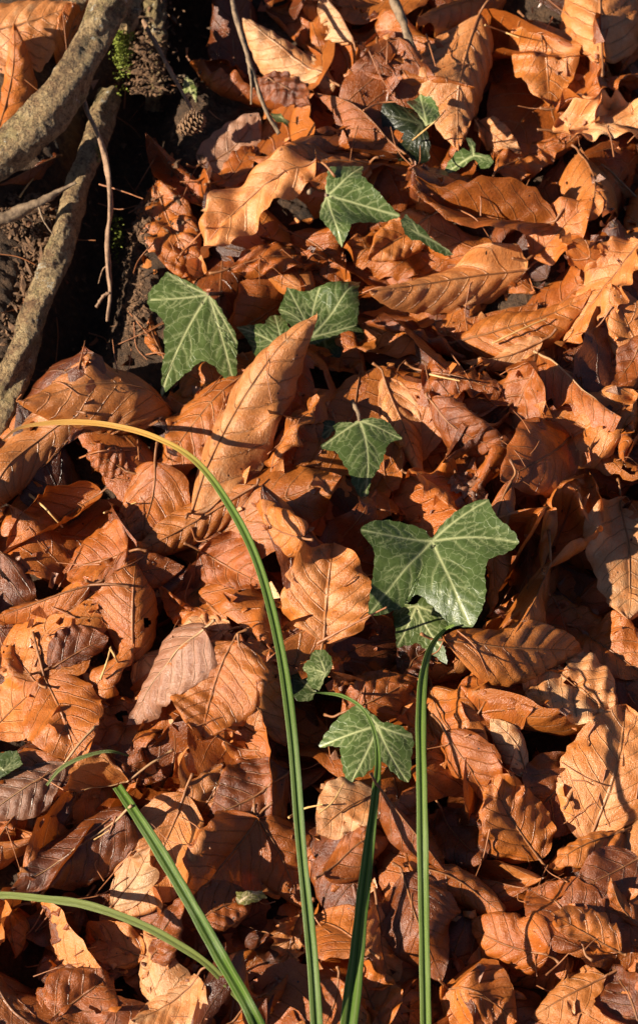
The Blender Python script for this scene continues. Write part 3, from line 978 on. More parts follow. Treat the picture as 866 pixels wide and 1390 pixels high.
# --- lower right
hero(548, 922, 600, 872, 42, 'rus', 'crump', 'small russet leaf beside the upright blade tip')
hero(462, 968, 568, 918, 58, 'rus', 'pleat', 'russet pleated leaf behind the bent blade tip', seed=106)
hero(635, 988, 728, 900, 84, 'org', 'wave', 'orange leaf underneath the wrinkled pale leaf', seed=107)
hero(715, 882, 834, 978, 96, 'tan', 'crump', 'wrinkled very pale leaf at the right with frayed holes', seed=108, holes=3)
hero(600, 886, 794, 864, 84, 'gold', 'pleat', 'wide golden leaf with bold veins beside the large ivy leaf', seed=109, roll=.05, ragged=0)
hero(588, 924, 698, 1062, 66, 'org', 'roll', 'long orange leaf with a thin bright rim right of the upright blade', seed=110)
hero(715, 1052, 664, 982, 48, 'tan', 'roll', 'pale curled rim of leaf below the wrinkled pale leaf')
hero(602, 1000, 678, 1098, 66, 'rus', 'pleat', 'dark striped russet leaf right of the upright blade', seed=111)
hero(780, 1032, 692, 1130, 80, 'rus', 'wave', 'russet leaf with a torn bright patch near the lower right', seed=112)
hero(770, 1092, 806, 1002, 44, 'org', 'roof', 'narrow upright orange leaf beside the large light leaf', seed=113)
hero(800, 1135, 848, 962, 106, 'gold', 'flat', 'large light golden leaf with a straight blade shadow on it', roll=-.1, seed=114, ragged=0)
hero(735, 1160, 664, 1066, 76, 'org', 'wave', 'orange leaf with a worm shaped shadow and a pointed tip', seed=115)
hero(846, 1128, 750, 1180, 64, 'org', 'pleat', 'reddish pleated leaf lying below the large light leaf', seed=116)
hero(866, 1165, 780, 1208, 52, 'brn', 'flat', 'dark leaf at the edge under the reddish pleated leaf')
hero(597, 1092, 652, 1176, 60, 'brn', 'flat', 'dark brown leaf right of the foot of the upright blade')
hero(870, 1255, 826, 1200, 50, 'org', 'dome', 'orange leaf cut by the edge near the bottom')
hero(735, 1215, 632, 1180, 54, 'rus', 'roof', 'russet leaf above the fan veined leaf')
hero(790, 1292, 716, 1196, 76, 'rus', 'wave', 'russet leaf between the two fan veined leaves', seed=117)
hero(560, 1180, 684, 1246, 64, 'org', 'dome', 'shiny orange leaf right of the upright blade near the bottom', seed=118)
hero(842, 1288, 748, 1252, 58, 'gold', 'pleat', 'golden leaf with fine pleats near the bottom corner', seed=119)
hero(742, 1304, 636, 1250, 80, 'org', 'pleat', 'fan veined orange leaf near the bottom edge', seed=120)
hero(515, 1075, 430, 1132, 62, 'tan', 'flat', 'flat pale leaf under the lowest ivy leaf', seed=121)
hero(440, 1192, 532, 1134, 80, 'org', 'dome', 'domed orange leaf behind the bent blade', seed=122)
hero(518, 1088, 606, 1178, 62, 'brn', 'roof', 'dark brown leaf between the two upright blades', seed=123)
hero(500, 1300, 416, 1232, 84, 'org', 'flat', 'orange leaf behind the foot of the bent blade', seed=124)
hero(512, 1230, 530, 1330, 56, 'tan', 'wave', 'pale leaf between the feet of the two upright blades', seed=125)
hero(545, 1188, 600, 1328, 100, 'rus', 'pleat', 'deep russet ribbed leaf behind the foot of the upright blade', seed=126, ragged=0)
# --- lower left
hero(140, 1022, 224, 1056, 42, 'rus', 'crump', 'russet leaf scrap above the golden boat shaped leaf')
hero(240, 1128, 305, 1040, 62, 'pnk', 'crump', 'crumpled pinkish leaf in the lower middle', seed=127)
hero(392, 1048, 282, 1108, 90, 'brn', 'pleat', 'shaded dark pleated leaf left of the long blade', seed=128)
hero(305, 1012, 394, 1032, 32, 'gold', 'roll', 'thin sunlit leaf rim above the shaded pleated leaf')
hero(352, 1120, 412, 1226, 70, 'org', 'flat', 'orange leaf with pinholes just left of the long blade foot', seed=129)
hero(350, 1108, 252, 1236, 90, 'org', 'wave', 'orange leaf with a dark slanting shadow in the lower middle', seed=130)
hero(252, 1086, 166, 1240, 88, 'gold', 'flat', 'golden leaf behind the short thick blade', seed=131, ragged=0)
hero(172, 1118, 14, 1208, 94, 'brn', 'pleat', 'flat brown ribbed leaf above the low pale blade', pale=True, seed=132, roll=.0, ragged=.2)
hero(174, 1054, 58, 1088, 66, 'gold', 'fold', 'golden boat shaped leaf with a long pale stalk', seed=133, stalk=(236, 1018), pale=True)
hero(42, 1092, -10, 1200, 58, 'org', 'roof', 'orange leaf at the left edge under the greyish leaf')
hero(88, 1040, -30, 1112, 62, 'gry', 'pleat', 'greyish ribbed leaf at the left edge with a long thin stalk', seed=134, stalk=(130, 986), pale=True)
hero(150, 1222, 210, 1160, 40, 'tan', 'flat', 'pale leaf piece beneath the golden leaf by the short blade')
hero(112, 1222, 20, 1268, 50, 'brn', 'wave', 'dark leaf below the low pale blade')
hero(18, 1232, 22, 1300, 48, 'org', 'dome', 'small orange leaf with a stalk at the lower left edge', stalk=(44, 1226))
hero(196, 1302, 112, 1266, 46, 'org', 'wave', 'small orange leaf by the low pale blade near the bottom')
hero(205, 1298, 252, 1222, 50, 'brn', 'crump', 'dark crumpled leaf between the low blade and the short blade')
hero(402, 1308, 318, 1250, 60, 'brn', 'dome', 'dark brown leaf left of the long blade foot')
hero(412, 1240, 388, 1318, 38, 'tan', 'wave', 'pale leaf at the foot of the long blade')
hero(270, 1250, 345, 1215, 54, 'rus', 'crump', 'crumpled russet leaf below the leaf with the slanting shadow')
# --- the strip at the very bottom
for bx, by, tx, ty, w, c, kd, lab in (
        (60, 1395, 150, 1320, 80, 'org', 'wave', 'orange leaf at the bottom edge near the corner'),
        (-10, 1320, 60, 1400, 74, 'rus', 'dome', 'russet leaf in the bottom corner below the small orange leaf'),
        (270, 1330, 180, 1390, 84, 'gold', 'pleat', 'golden pleated leaf at the bottom edge under the short blade'),
        (300, 1400, 390, 1330, 80, 'org', 'roof', 'orange leaf at the bottom edge left of the long blade'),
        (460, 1330, 420, 1420, 70, 'rus', 'flat', 'russet leaf at the bottom edge by the long blade'),
        (520, 1400, 480, 1310, 60, 'org', 'wave', 'orange leaf at the bottom edge by the bent blade'),
        (600, 1340, 700, 1390, 84, 'org', 'pleat', 'ribbed orange leaf at the bottom edge right of the blades'),
        (820, 1330, 720, 1380, 78, 'gold', 'dome', 'golden domed leaf at the bottom edge'),
        (870, 1400, 830, 1310, 72, 'brn', 'cup', 'dark cupped leaf in the bottom corner')):
    hero(bx, by, tx, ty, w, c, kd, lab)

# hair fine fibres and bud scales, too many to count
g = np.random.default_rng(77)
V, F, vo = [], [], 0
for k in range(230):
    px, py = g.uniform(-20, 890), g.uniform(-20, 1420)
    if g.random() < .2:
        px, py = g.uniform(0, 300), g.uniform(0, 520)
    a, ln = g.uniform(0, 6.28), g.uniform(18, 75)
    q = [(px + math.cos(a) * ln * (u_ - .5) + g.normal(0, 3), py + math.sin(a) * ln * (u_ - .5) + g.normal(0, 3)) for u_ in (0, .5, 1)]
    pts = []
    for x, y in q:
        p = at(x, y, .03)
        i, j = cells(np.array([p[0]]), np.array([p[1]]))
        pts.append([p[0], p[1], float(H[i, j][0]) + .0006])
    pts = np.array(pts)
    pts[:, 2] = np.maximum(pts[:, 2], pts[:, 2].max() - .006)
    v, f = tube(spline(pts, 12), np.linspace(.00026, .00012, 12) * g.uniform(.7, 1.6), 5, caps=False)
    V.append(v); F.append(f[0] + vo); vo += len(v)
tag(mesh_obj('plant_fibres', np.vstack(V), [np.vstack(F)], M_REDN), 'hair fine brown fibres scattered over the leaves and soil', 'plant fibres', kind='stuff')

# ------------------------------------------------------------------ ivy
IVY = []


def ivy(label, off, sc, base, tips, outline, h_add=0.004, bright=0.5, hue=0.5, dust=0.3, tilt=(0, 0), pct=97, stalk=None, name='ivy_leaf', cat='ivy leaf', bulge=1.0, fold=None):
    g = np.random.default_rng(300 + len(IVY))
    pxo = np.array([(off[0] + x / sc, off[1] + y / sc) for x, y in outline], float)
    pb = np.array([off[0] + base[0] / sc, off[1] + base[1] / sc])
    ptips = np.array([(off[0] + x / sc, off[1] + y / sc) for x, y in tips], float)
    cen = pxo.mean(0)
    i, j = cells(*[np.array([v]) for v in at(*cen, .03)[:2]])
    h = float(H[i, j][0])
    w3 = lambda P: np.array([at(x, y, h)[:2] for x, y in P])
    O, B, T = w3(pxo), w3([pb])[0], w3(ptips)
    # centre for the mesh: a point inside, close to the base
    Cn = B + (w3([cen])[0] - B) * 0.22
    n_a, n_r = 220, 46
    Oc = np.vstack([O, O[:1]])
    sg = np.linalg.norm(np.diff(Oc, axis=0), axis=1)
    cu = np.concatenate([[0], np.cumsum(sg)])
    u = np.linspace(0, cu[-1], n_a, endpoint=False)
    E = np.stack([np.interp(u, cu, Oc[:, 0]), np.interp(u, cu, Oc[:, 1])], 1)
    for _ in range(5):
        E = 0.7 * E + 0.15 * (np.roll(E, 1, 0) + np.roll(E, -1, 0))
    E += 0.00020 * np.stack([np.sin(u * 1500 + 1) + .5 * np.sin(u * 3300), np.cos(u * 1240) + .5 * np.cos(u * 2900)], 1)
    rr = np.linspace(0.012, 1, n_r) ** 0.85
    P = Cn + rr[:, None, None] * (E - Cn)[None]
    P = P.reshape(-1, 2)
    # veins
    segs, ws = [], []
    for tp in T:
        e = B + (tp - B) * 0.97
        L = np.linalg.norm(e - B)
        d = (e - B) / L
        nn = np.array([-d[1], d[0]])
        bw = g.normal(0, .03) * L
        pts = [B + d * L * q + nn * bw * 4 * q * (1 - q) for q in np.linspace(0, 1, 9)]
        for k in range(8):
            segs.append((pts[k], pts[k + 1])); ws.append(max(0.00038, 0.00062 * (1 - k / 11)) * min(1, .5 + L / .03))
        k = 0
        for q in np.arange(.22, .84, .17 if L > .018 else .26):
            for sd in (-1, 1):
                st = B + d * L * (q + g.uniform(-.03, .03)) + nn * bw * 4 * q * (1 - q)
                an = g.uniform(.65, .95) * sd
                dd = np.array([d[0] * math.cos(an) - d[1] * math.sin(an), d[0] * math.sin(an) + d[1] * math.cos(an)])
                ln = L * g.uniform(.2, .32) * (1.15 - q * .6)
                m = st + dd * ln * .55
                an2 = an * .55
                d2 = np.array([d[0] * math.cos(an2) - d[1] * math.sin(an2), d[0] * math.sin(an2) + d[1] * math.cos(an2)])
                segs += [(st, m), (m, m + d2 * ln * .6)]
                ws += [0.00036, 0.00026]
    vein = np.zeros(len(P))
    dmain = np.full(len(P), 9.0)
    for (a, b), wd in zip(segs, ws):
        ab = b - a
        t = np.clip(((P - a) @ ab) / (ab @ ab), 0, 1)
        d = np.linalg.norm(P - a - t[:, None] * ab, axis=1)
        vein = np.maximum(vein, np.exp(-(d / wd) ** 2) * (0.42 + 0.58 * (wd > .00037)))
        dmain = np.minimum(dmain, d)
    # shape: quilted between veins, lobes bending down, edges wavy
    rel = P - Cn
    R0 = np.linalg.norm(E - Cn, axis=1).max()
    rn = np.linalg.norm(rel, axis=1) / R0
    z = 0.00042 * bulge * (1 - np.exp(-(dmain / 0.0022) ** 2))
    z -= 0.16 * R0 * rn ** 2.2
    for k in range(5):
        kx, ky = g.uniform(-1, 1, 2) * 260
        z += 0.0010 * g.normal() * np.sin(rel[:, 0] * kx + rel[:, 1] * ky + g.uniform(0, 6)) * (0.3 + rn)
    z += rel[:, 0] * tilt[0] + rel[:, 1] * tilt[1]
    if fold:
        fx, fy = w3([(off[0] + fold[0] / sc, off[1] + fold[1] / sc)])[0] - B
        fl_ = math.hypot(fx, fy)
        pd = ((P[:, 0] - B[0]) * -fy + (P[:, 1] - B[1]) * fx) / fl_
        z += fold[2] * (np.sqrt(pd ** 2 + .002 ** 2) - .002)
    i, j = cells(P[:, 0], P[:, 1])
    dz = np.percentile(H[i, j] - z, pct) + h_add
    # keep the outline on its pixels: shift along the view ray to the height it settled at
    hm = float(np.mean(z + dz))
    sh = at(*cen, hm)[:2] - at(*cen, h)[:2]
    P3 = np.column_stack([P + sh, z + dz])
    stamp(P3)
    F = []
    a = np.arange(n_a)
    for r in range(n_r - 1):
        F.append(np.stack([r * n_a + a, (r + 1) * n_a + a, (r + 1) * n_a + (a + 1) % n_a, r * n_a + (a + 1) % n_a], 1))
    F = np.vstack(F)
    b3 = np.array([*(B + sh), float((z + dz)[np.argmin(np.linalg.norm(P - B, axis=1))])])
    root = empty(name, b3, label, cat, 'green ivy leaves')
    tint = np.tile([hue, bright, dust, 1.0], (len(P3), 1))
    # face up: check winding
    v0, v1, v2 = P3[F[n_a * 10, 0]], P3[F[n_a * 10, 1]], P3[F[n_a * 10, 2]]
    if np.cross(v1 - v0, v2 - v0)[2] < 0:
        F = F[:, ::-1]
    mesh_obj('blade', P3, [F, list(range(n_a))], M_IVY, root, b3, {'flat': P * 100 + g.uniform(0, 40, 2)}, {'vein': vein, 'tint': tint})
    if stalk:
        pts = [b3 + np.array([0, 0, .0003])] + [at(x, y, zz) if zz > 0 else at(x, y, b3[2] - 0.001 + zz) for x, y, zz in stalk]
        P_ = spline(np.array(pts), 40)
        rad = np.linspace(0.0008, 0.0011, 40)
        v, f = tube(P_, rad, 8, .15, 5)
        mesh_obj('stalk', v, f, M_TWIG, root, b3)
    IVY.append((root, tuple(cen)))
    return root


o5 = (490, 110); s5 = 4.33
ivy('ivy leaf with deep shade painted into its green near the top', o5, s5, (352, 262), [(60, 167), (215, 118), (400, 435), (222, 478)],
    [(55, 165), (130, 130), (210, 110), (260, 130), (310, 170), (360, 230), (385, 300), (405, 380), (400, 440), (330, 470), (215, 480), (205, 390), (215, 320), (170, 290), (100, 210)], bright=.02, h_add=.001, pct=88, dust=.05)  # very low bright puts the neighbours' shadow into the leaf colour
ivy('small light green ivy leaf between the dark ivy leaf and the rippled leaf', o5, s5, (382, 266), [(350, 42), (463, 205), (268, 126)],
    [(350, 40), (420, 80), (450, 140), (465, 210), (430, 250), (380, 270), (345, 220), (320, 180), (265, 125)], bright=.75, h_add=.005, dust=.2)
ivy('three lobed green sprig just below the rippled leaf', o5, s5, (658, 440), [(485, 528), (775, 470), (632, 325)],
    [(482, 530), (510, 470), (560, 420), (600, 400), (640, 420), (648, 380), (615, 345), (620, 322), (650, 325), (672, 370), (664, 425), (700, 428), (750, 440), (778, 470), (755, 505), (710, 515), (680, 480), (660, 455), (630, 480), (560, 515)],
    bright=.75, h_add=.009, dust=.1, name='leaf_sprig', cat='leaf sprig', bulge=.5)
o3 = (420, 210)
ivy('long narrow ivy leaf peeping out under the folded orange leaf', o3, s5, (640, 470), [(572, 338), (845, 570), (545, 392)],
    [(570, 335), (610, 385), (670, 440), (700, 480), (760, 520), (850, 570), (780, 572), (720, 550), (660, 510), (590, 500), (560, 460), (540, 390)], bright=.3, h_add=.002)
ivy('pointed ivy leaf with its tip aimed at the folded orange leaf', o3, s5, (107, 242), [(313, 47), (522, 330), (192, 522), (122, 68), (66, 372)],
    [(120, 65), (200, 62), (315, 45), (300, 130), (350, 190), (400, 235), (450, 280), (525, 330), (440, 355), (330, 390), (250, 415), (230, 470), (190, 525), (140, 465), (90, 410), (65, 370), (75, 290), (103, 243), (100, 200), (110, 130)],
    bright=.62, h_add=.006, dust=.35, tilt=(.05, -.05), stalk=[(440, 247, .002), (420, 261, 0)])
ob = (320, 360); sb = 4.558
ivy('ivy leaf with painted shade half under the tall arched leaf', ob, sb, (545, 455), [(825, 460), (620, 628), (750, 368)],
    [(490, 500), (520, 460), (570, 435), (650, 420), (720, 370), (760, 360), (800, 430), (830, 460), (770, 530), (700, 580), (620, 630), (560, 590), (510, 560)], bright=.25, h_add=-.001, pct=75, dust=.1)  # shade from the leaf above is painted in as a darker green
ivy('dark wrinkled ivy leaf between the big ivy leaf and the tall arched leaf', ob, sb, (300, 520), [(3, 377), (238, 277), (98, 682), (335, 440)], 
    [(0, 375), (90, 365), (180, 365), (200, 300), (240, 275), (280, 285), (330, 390), (370, 440), (330, 520), (200, 600), (95, 685), (100, 620), (125, 570), (90, 490), (40, 420)], bright=.55, h_add=.007, dust=.3, bulge=1.6)
ivy('sunlit ivy leaf rising behind the tip of the tall arched leaf', ob, sb, (465, 450), [(762, 65), (322, 122), (745, 350), (520, 132), (275, 262)],
    [(765, 62), (755, 150), (758, 260), (745, 350), (690, 395), (600, 432), (540, 470), (480, 500), (420, 480), (350, 400), (290, 330), (268, 260), (300, 190), (320, 120), (380, 140), (440, 152), (520, 130), (600, 110), (680, 95)], bright=.55, h_add=.004, dust=.5, bulge=1.4)
ivy('big sunlit ivy leaf beside the roots on a long brown stalk', (190, 360), 5.41, (500, 230), [(77, 265), (150, 898), (682, 815), (205, 75), (705, 560)],
    [(200, 65), (260, 90), (330, 125), (420, 170), (502, 226), (540, 260), (590, 320), (640, 410), (690, 470), (712, 550), (705, 640), (708, 720), (695, 825), (650, 810), (590, 770), (545, 715), (480, 685), (430, 690), (380, 735), (300, 785), (230, 840), (150, 905), (160, 800), (165, 700), (190, 620), (175, 520), (190, 440), (140, 370), (75, 330), (60, 265), (75, 200), (150, 140)],
    bright=.68, hue=.6, h_add=.010, dust=.1, tilt=(-.05, .05), stalk=[(310, 397, .001), (340, 390, .002), (385, 379, .003), (426, 370, .002)])
oj = (400, 550)
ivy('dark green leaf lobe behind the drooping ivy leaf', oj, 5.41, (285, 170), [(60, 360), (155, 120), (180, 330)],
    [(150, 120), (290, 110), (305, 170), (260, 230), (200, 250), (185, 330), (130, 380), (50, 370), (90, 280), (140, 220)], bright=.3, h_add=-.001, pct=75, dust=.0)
ivy('drooping ivy leaf with a long tongue shaped tip', oj, 5.41, (476, 102), [(786, 242), (642, 88), (510, 725), (200, 305), (310, 125)],
    [(480, 90), (560, 78), (640, 85), (690, 110), (740, 180), (790, 245), (700, 265), (670, 320), (650, 400), (620, 470), (560, 560), (540, 650), (510, 730), (480, 690), (420, 600), (400, 520), (350, 440), (300, 345), (200, 325), (195, 290), (260, 240), (305, 200), (295, 150), (280, 110), (350, 90), (395, 102), (430, 118), (455, 95)],
    bright=.55, h_add=.006, dust=.3, tilt=(0, -.22), stalk=[(486, 560, -.001), (478, 545, -.006)])
ok = (480, 670); sk = 3.765
ivy('small ivy leaf under the large two toned ivy leaf', ok, sk, (318, 582), [(222, 770), (440, 770), (475, 640), (205, 605)],
    [(318, 575), (350, 535), (380, 525), (420, 560), (470, 610), (490, 665), (440, 720), (470, 800), (480, 860), (400, 800), (330, 750), (275, 760), (220, 775), (215, 700), (200, 610), (220, 560), (270, 570)], bright=.6, hue=.65, h_add=.006, dust=.05)
ivy('large two toned ivy leaf crossed by a thin shadow', ok, sk, (402, 232), [(45, 220), (92, 596), (590, 672), (826, 277), (684, 48)],
    [(402, 226), (420, 190), (450, 150), (520, 90), (600, 50), (680, 40), (692, 100), (720, 160), (770, 200), (810, 240), (830, 280), (760, 330), (670, 360), (655, 440), (665, 520), (650, 590), (600, 680), (520, 655), (485, 670), (470, 620), (420, 570), (380, 530), (330, 485), (260, 550), (150, 600), (85, 600), (100, 490), (115, 400), (120, 310), (40, 220), (100, 170), (190, 150), (270, 160), (340, 170), (378, 188), (394, 212)],
    bright=.55, h_add=.006, dust=.25, tilt=(.0, -.04), fold=(330, 485, .38))
om = (380, 860)
ivy('ivy lobe with its shade painted in beside the long blade', om, s5, (205, 350), [(62, 212), (125, 400), (130, 202)],
    [(60, 210), (130, 200), (165, 260), (170, 320), (210, 340), (190, 390), (120, 400), (80, 370)], bright=.25, h_add=-.001, pct=75, dust=0)  # lowered bright: the lobe's shade is part of its colour
ivy('small rounded ivy leaf just right of the long blade', om, s5, (265, 238), [(210, 85), (132, 190), (228, 335), (308, 180), (170, 275)],
    [(200, 85), (250, 80), (295, 120), (310, 170), (300, 220), (265, 260), (230, 335), (200, 320), (165, 290), (160, 240), (130, 190), (170, 150)], bright=.6, hue=.6, h_add=.004, dust=.15)
ivy('lowest ivy leaf, dusted white and crossed by the bent blade', om, s5, (570, 545), [(228, 640), (400, 892), (755, 843), (445, 428), (783, 600)],
    [(440, 425), (500, 445), (560, 490), (600, 530), (640, 525), (720, 545), (780, 590), (785, 640), (770, 700), (770, 790), (755, 845), (700, 820), (640, 780), (590, 740), (540, 790), (500, 830), (440, 850), (400, 895), (375, 820), (360, 740), (355, 660), (290, 645), (225, 640), (260, 580), (330, 500)],
    bright=.7, h_add=.006, dust=.95)
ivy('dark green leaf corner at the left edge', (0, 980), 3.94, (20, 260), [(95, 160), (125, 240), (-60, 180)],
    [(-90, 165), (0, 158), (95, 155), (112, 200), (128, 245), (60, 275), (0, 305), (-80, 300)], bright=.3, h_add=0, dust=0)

# ------------------------------------------------------------------ sedge blades
def sedge(label, pts, wpx, yellow=0.0, bright=.5, clear=True, olive=0.0):
    """pts: (px, py, height above the litter there in mm); wpx: widths along"""
    W3 = []
    for x, y, hm in pts:
        p = at(x, y, .03)
        i, j = cells(np.array([p[0]]), np.array([p[1]]))
        zz_ = 0.022 + hm / 1000
        if clear and 3 < hm:
            for _ in range(3):
                p = at(x, y, zz_)
                i, j = cells(p[0] + np.array([-.003, -.0015, 0, .0015, .003]), p[1] + np.zeros(5))
                zz_ = max(zz_, float(H[i, j].max()) + .002)
        W3.append(at(x, y, zz_))
    P = spline(np.array(W3), 120)
    n = 120
    T, N1, N2 = frames(P)
    N2 = N2 * np.sign((N2 @ np.array([0, -.4, .9])))[:, None]
    w = np.interp(np.linspace(0, 1, n), np.linspace(0, 1, len(wpx)), wpx) * 0.0003 / 2 * .80
    s = np.array([-1, -.86, -.7, -.52, -.35, -.17, 0, .17, .35, .52, .7, .86, 1.0])
    prof = np.array([.20, .20, .20, .18, .13, .05, -.08, .05, .13, .18, .20, .20, .20])
    gb = np.random.default_rng(len(label))
    tw_ = np.linspace(0, 1, n)
    w = w * (1 + .05 * np.sin(tw_ * 23 + gb.uniform(0, 6)) + .03 * np.sin(tw_ * 61 + gb.uniform(0, 6)))
    V = P[:, None, :] + w[:, None, None] * (s[None, :, None] * N1[:, None, :] + prof[None, :, None] * N2[:, None, :])
    m = len(s)
    U = V - w[:, None, None] * 0.16 * N2[:, None, :]          # under side: a real thickness
    Vt = np.concatenate([V.reshape(-1, 3), U.reshape(-1, 3)])
    F = grid_faces(n, m)
    F2 = F[:, ::-1] + n * m
    e = np.arange(n - 1) * m
    S1 = np.stack([e, e + m, e + m + n * m, e + n * m], 1)
    S2 = np.stack([e + m - 1, e + m - 1 + n * m, e + 2 * m - 1 + n * m, e + 2 * m - 1], 1)
    tt, ss = np.meshgrid(np.linspace(0, 1, n), s, indexing='ij')
    uv = np.stack([tt.ravel(), ss.ravel()], 1)
    uv = np.vstack([uv, uv])
    tint = np.tile([yellow, bright, olive, 1.0], (len(Vt), 1))
    o = mesh_obj('sedge_blade', Vt, [F, F2, S1, S2], M_BLADE, None, P[0], {'flat': uv}, {'tint': tint})
    return tag(o, label, 'grass blade', 'green sedge blades')


sedge('long arching sedge blade whose yellow tip bends over to the root',
      [(440, 1480, 2), (432, 1420, 10), (424, 1300, 22), (409, 1150, 32), (397, 1000, 44), (380, 880, 48), (352, 770, 47), (315, 692, 42), (268, 628, 34), (212, 594, 22), (150, 577, 17), (90, 573, 13), (30, 580, 11), (4, 598, 8)],
      [17, 18, 17.5, 17, 16, 16, 15, 12, 10, 10, 9, 3], yellow=1.0, bright=.5)
sedge('sedge blade bent over the lowest ivy leaf with a thin tip',
      [(462, 1480, 2), (472, 1400, 6), (484, 1300, 12), (490, 1240, 14), (497, 1180, 15), (509, 1080, 15), (513, 1030, 16), (507, 990, 17), (491, 961, 16), (465, 945, 14), (440, 941, 13), (420, 940, 12)],
      [28, 28, 26, 23, 20, 17, 13, 9, 6, 6, 1], bright=.45)
sedge('straight upright sedge blade reaching the large ivy leaf',
      [(580, 1480, 2), (578, 1400, 14), (576, 1300, 26), (574, 1180, 40), (572, 1060, 48), (571, 980, 48), (574, 920, 42), (584, 880, 32), (602, 856, 22), (616, 848, 18)],
      [15, 16, 17, 17, 17, 17, 16, 14, 9, 3], bright=.75)
sedge('short thick sedge blade slanting from under a curled leaf',
      [(388, 1480, 0), (342, 1375, 10), (300, 1300, 16), (262, 1232, 18), (215, 1152, 17), (180, 1098, 14), (160, 1068, 6)],
      [22, 22, 22, 21, 20, 18, 15], bright=.35)
sedge('low pale sedge blade curving in from the left edge',
      [(-60, 1222, 4), (0, 1215, 8), (60, 1220, 12), (120, 1229, 14), (190, 1254, 14), (245, 1284, 12), (285, 1312, 9), (330, 1360, 2)],
      [8, 10, 12, 13, 13, 13, 12, 11], yellow=0.0, bright=.8, olive=.5)
sedge('small olive sedge blade beside the golden boat shaped leaf',
      [(64, 1066, 2), (80, 1046, 7), (100, 1033, 10), (128, 1023, 11), (152, 1020, 10), (176, 1026, 5)], [4, 6, 7, 6, 5, 2], bright=.1, olive=.4)

# ------------------------------------------------------------------ roots
rt = empty('tree_root', at(100, 120, .03), 'grey brown tree roots with lichen crossing the corner above a dark hollow', 'tree root')
ORG = np.array(at(100, 120, .03))


def root_part(name, pts, rad, mat, nseg=84, n=460, bumpy=.16, seed=1, parent=None):
    P = spline(np.array([at(x, y, z) for x, y, z in pts]), n)
    r = np.interp(np.linspace(0, 1, n), np.linspace(0, 1, len(rad)), rad) * .0003
    v, f = tube(P, r, nseg, bumpy, seed)
    if nseg >= 20:                                        # bark relief
        c = np.repeat(P, nseg, 0)
        o = v - c
        o /= np.linalg.norm(o, axis=1)[:, None]
        T = np.repeat(frames(P)[0], nseg, 0)
        for i_, p_ in enumerate(v):
            q_ = Vector(p_)
            al = float(p_ @ T[i_])
            st = q_ - Vector(T[i_]) * al * 0.0
            a_ = mnoise.fractal(st * 130, 1.0, 2.0, 4)
            b_ = mnoise.noise(st * 420) + .6 * mnoise.noise(st * 900)
            v[i_] = v[i_] + o[i_] * (0.00060 * a_ + 0.00030 * b_ - 0.0005 * max(0, .25 - abs(mnoise.noise(st * 240))))
    return mesh_obj(name, v, f, mat, parent or rt, ORG)


main_pts = [(215, -190, -.02), (190, -110, .02), (164, -40, .050), (140, 20, .047), (117, 68, .042), (86, 128, .042), (48, 176, .040), (0, 214, .036), (-70, 250, .025), (-150, 280, -.01)]
main = root_part('root', main_pts, [38, 34, 29, 26, 26, 28, 29, 29, 28, 25], M_BARK, bumpy=.13, seed=3)
root_part('root', [(176, -60, .030), (178, -20, .034), (176, 15, .034), (171, 42, .026), (168, 62, .012)], [22, 19, 16, 11, 4], M_BARK, 24, 120, .25, 4)
root_part('root', [(150, -110, -.01), (128, -40, .014), (108, 5, .018), (76, 42, .016), (50, 72, .012), (20, 110, .004)], [17, 17, 16, 15, 14, 10], M_BARK, 40, 220, .13, 5)
root_part('root', [(150, 130, .0), (132, 180, .010), (112, 238, .014), (93, 300, .016), (71, 362, .016), (47, 432, .015), (24, 494, .013), (-4, 565, .008), (-50, 650, -.006)], [18, 18, 17, 18, 18, 19, 22, 23, 20], M_BARK, 64, 380, .12, 6)
root_part('root', [(205, -30, .005), (212, 40, .004), (214, 90, -.004), (205, 150, -.018)], [17, 15, 13, 9], M_BARK, 20, 120, .3, 7)
lo = [(110, 118, .032), (118, 150, .034), (134, 184, .032), (146, 226, .030), (150, 280, .026), (147, 320, .022), (147, 360, .020), (150, 398, .016), (146, 436, .014)]
root_part('rootlet', lo, [3.6, 3.6, 3.6, 3.8, 3.5, 3.2, 3.2, 3.0, 2.6], M_ROOTLET, 8, 140, .3, 8)
root_part('rootlet', [(149, 398, .0165), (141, 402, .016), (131, 417, .013)], [2.6, 2.4, 2.2], M_ROOTLET, 8, 30, .3, 9)
root_part('rootlet', [(148, 360, .020), (140, 366, .017), (134, 385, .010)], [1.0, .9, .6], M_ROOTLET, 6, 30, .2, 10)

# moss on the flank of the thick root
g = np.random.default_rng(33)
V, F = [], []
for k in range(1500):
    c = g.random()
    if c < .75:
        px, py = 166 + g.normal(0, 6), 42 + abs(g.normal(0, .5)) * 55
        z = .026 - (py - 40) * .00012 + g.normal(0, .003)
    elif c < .9:
        px, py, z = 134 + g.normal(0, 3), 205 + g.normal(0, 6), .013 + g.normal(0, .002)
    else:
        px, py, z = 158 + g.normal(0, 4), 318 + g.normal(0, 16), -.015 + g.normal(0, .004)
    p = at(px, py, z)
    d = np.array([g.normal(.4, .6), g.normal(-.3, .6), g.uniform(.2, 1.2)])
    d /= np.linalg.norm(d)
    s = np.cross(d, g.normal(0, 1, 3)); s /= np.linalg.norm(s)
    L, wd = g.uniform(.0009, .0024), g.uniform(.00022, .0005)
    b = len(V)
    V += [p - s * wd, p + s * wd, p + d * L * .6 + s * wd * .9, p + d * L, p + d * L * .6 - s * wd * .9]
    F.append([b, b + 1, b + 2, b + 3, b + 4])
tag(mesh_obj('moss', np.array(V), F, M_MOSS, None, at(166, 70, .024)), 'yellow green moss on the flank of the thick root', 'moss', kind='stuff')

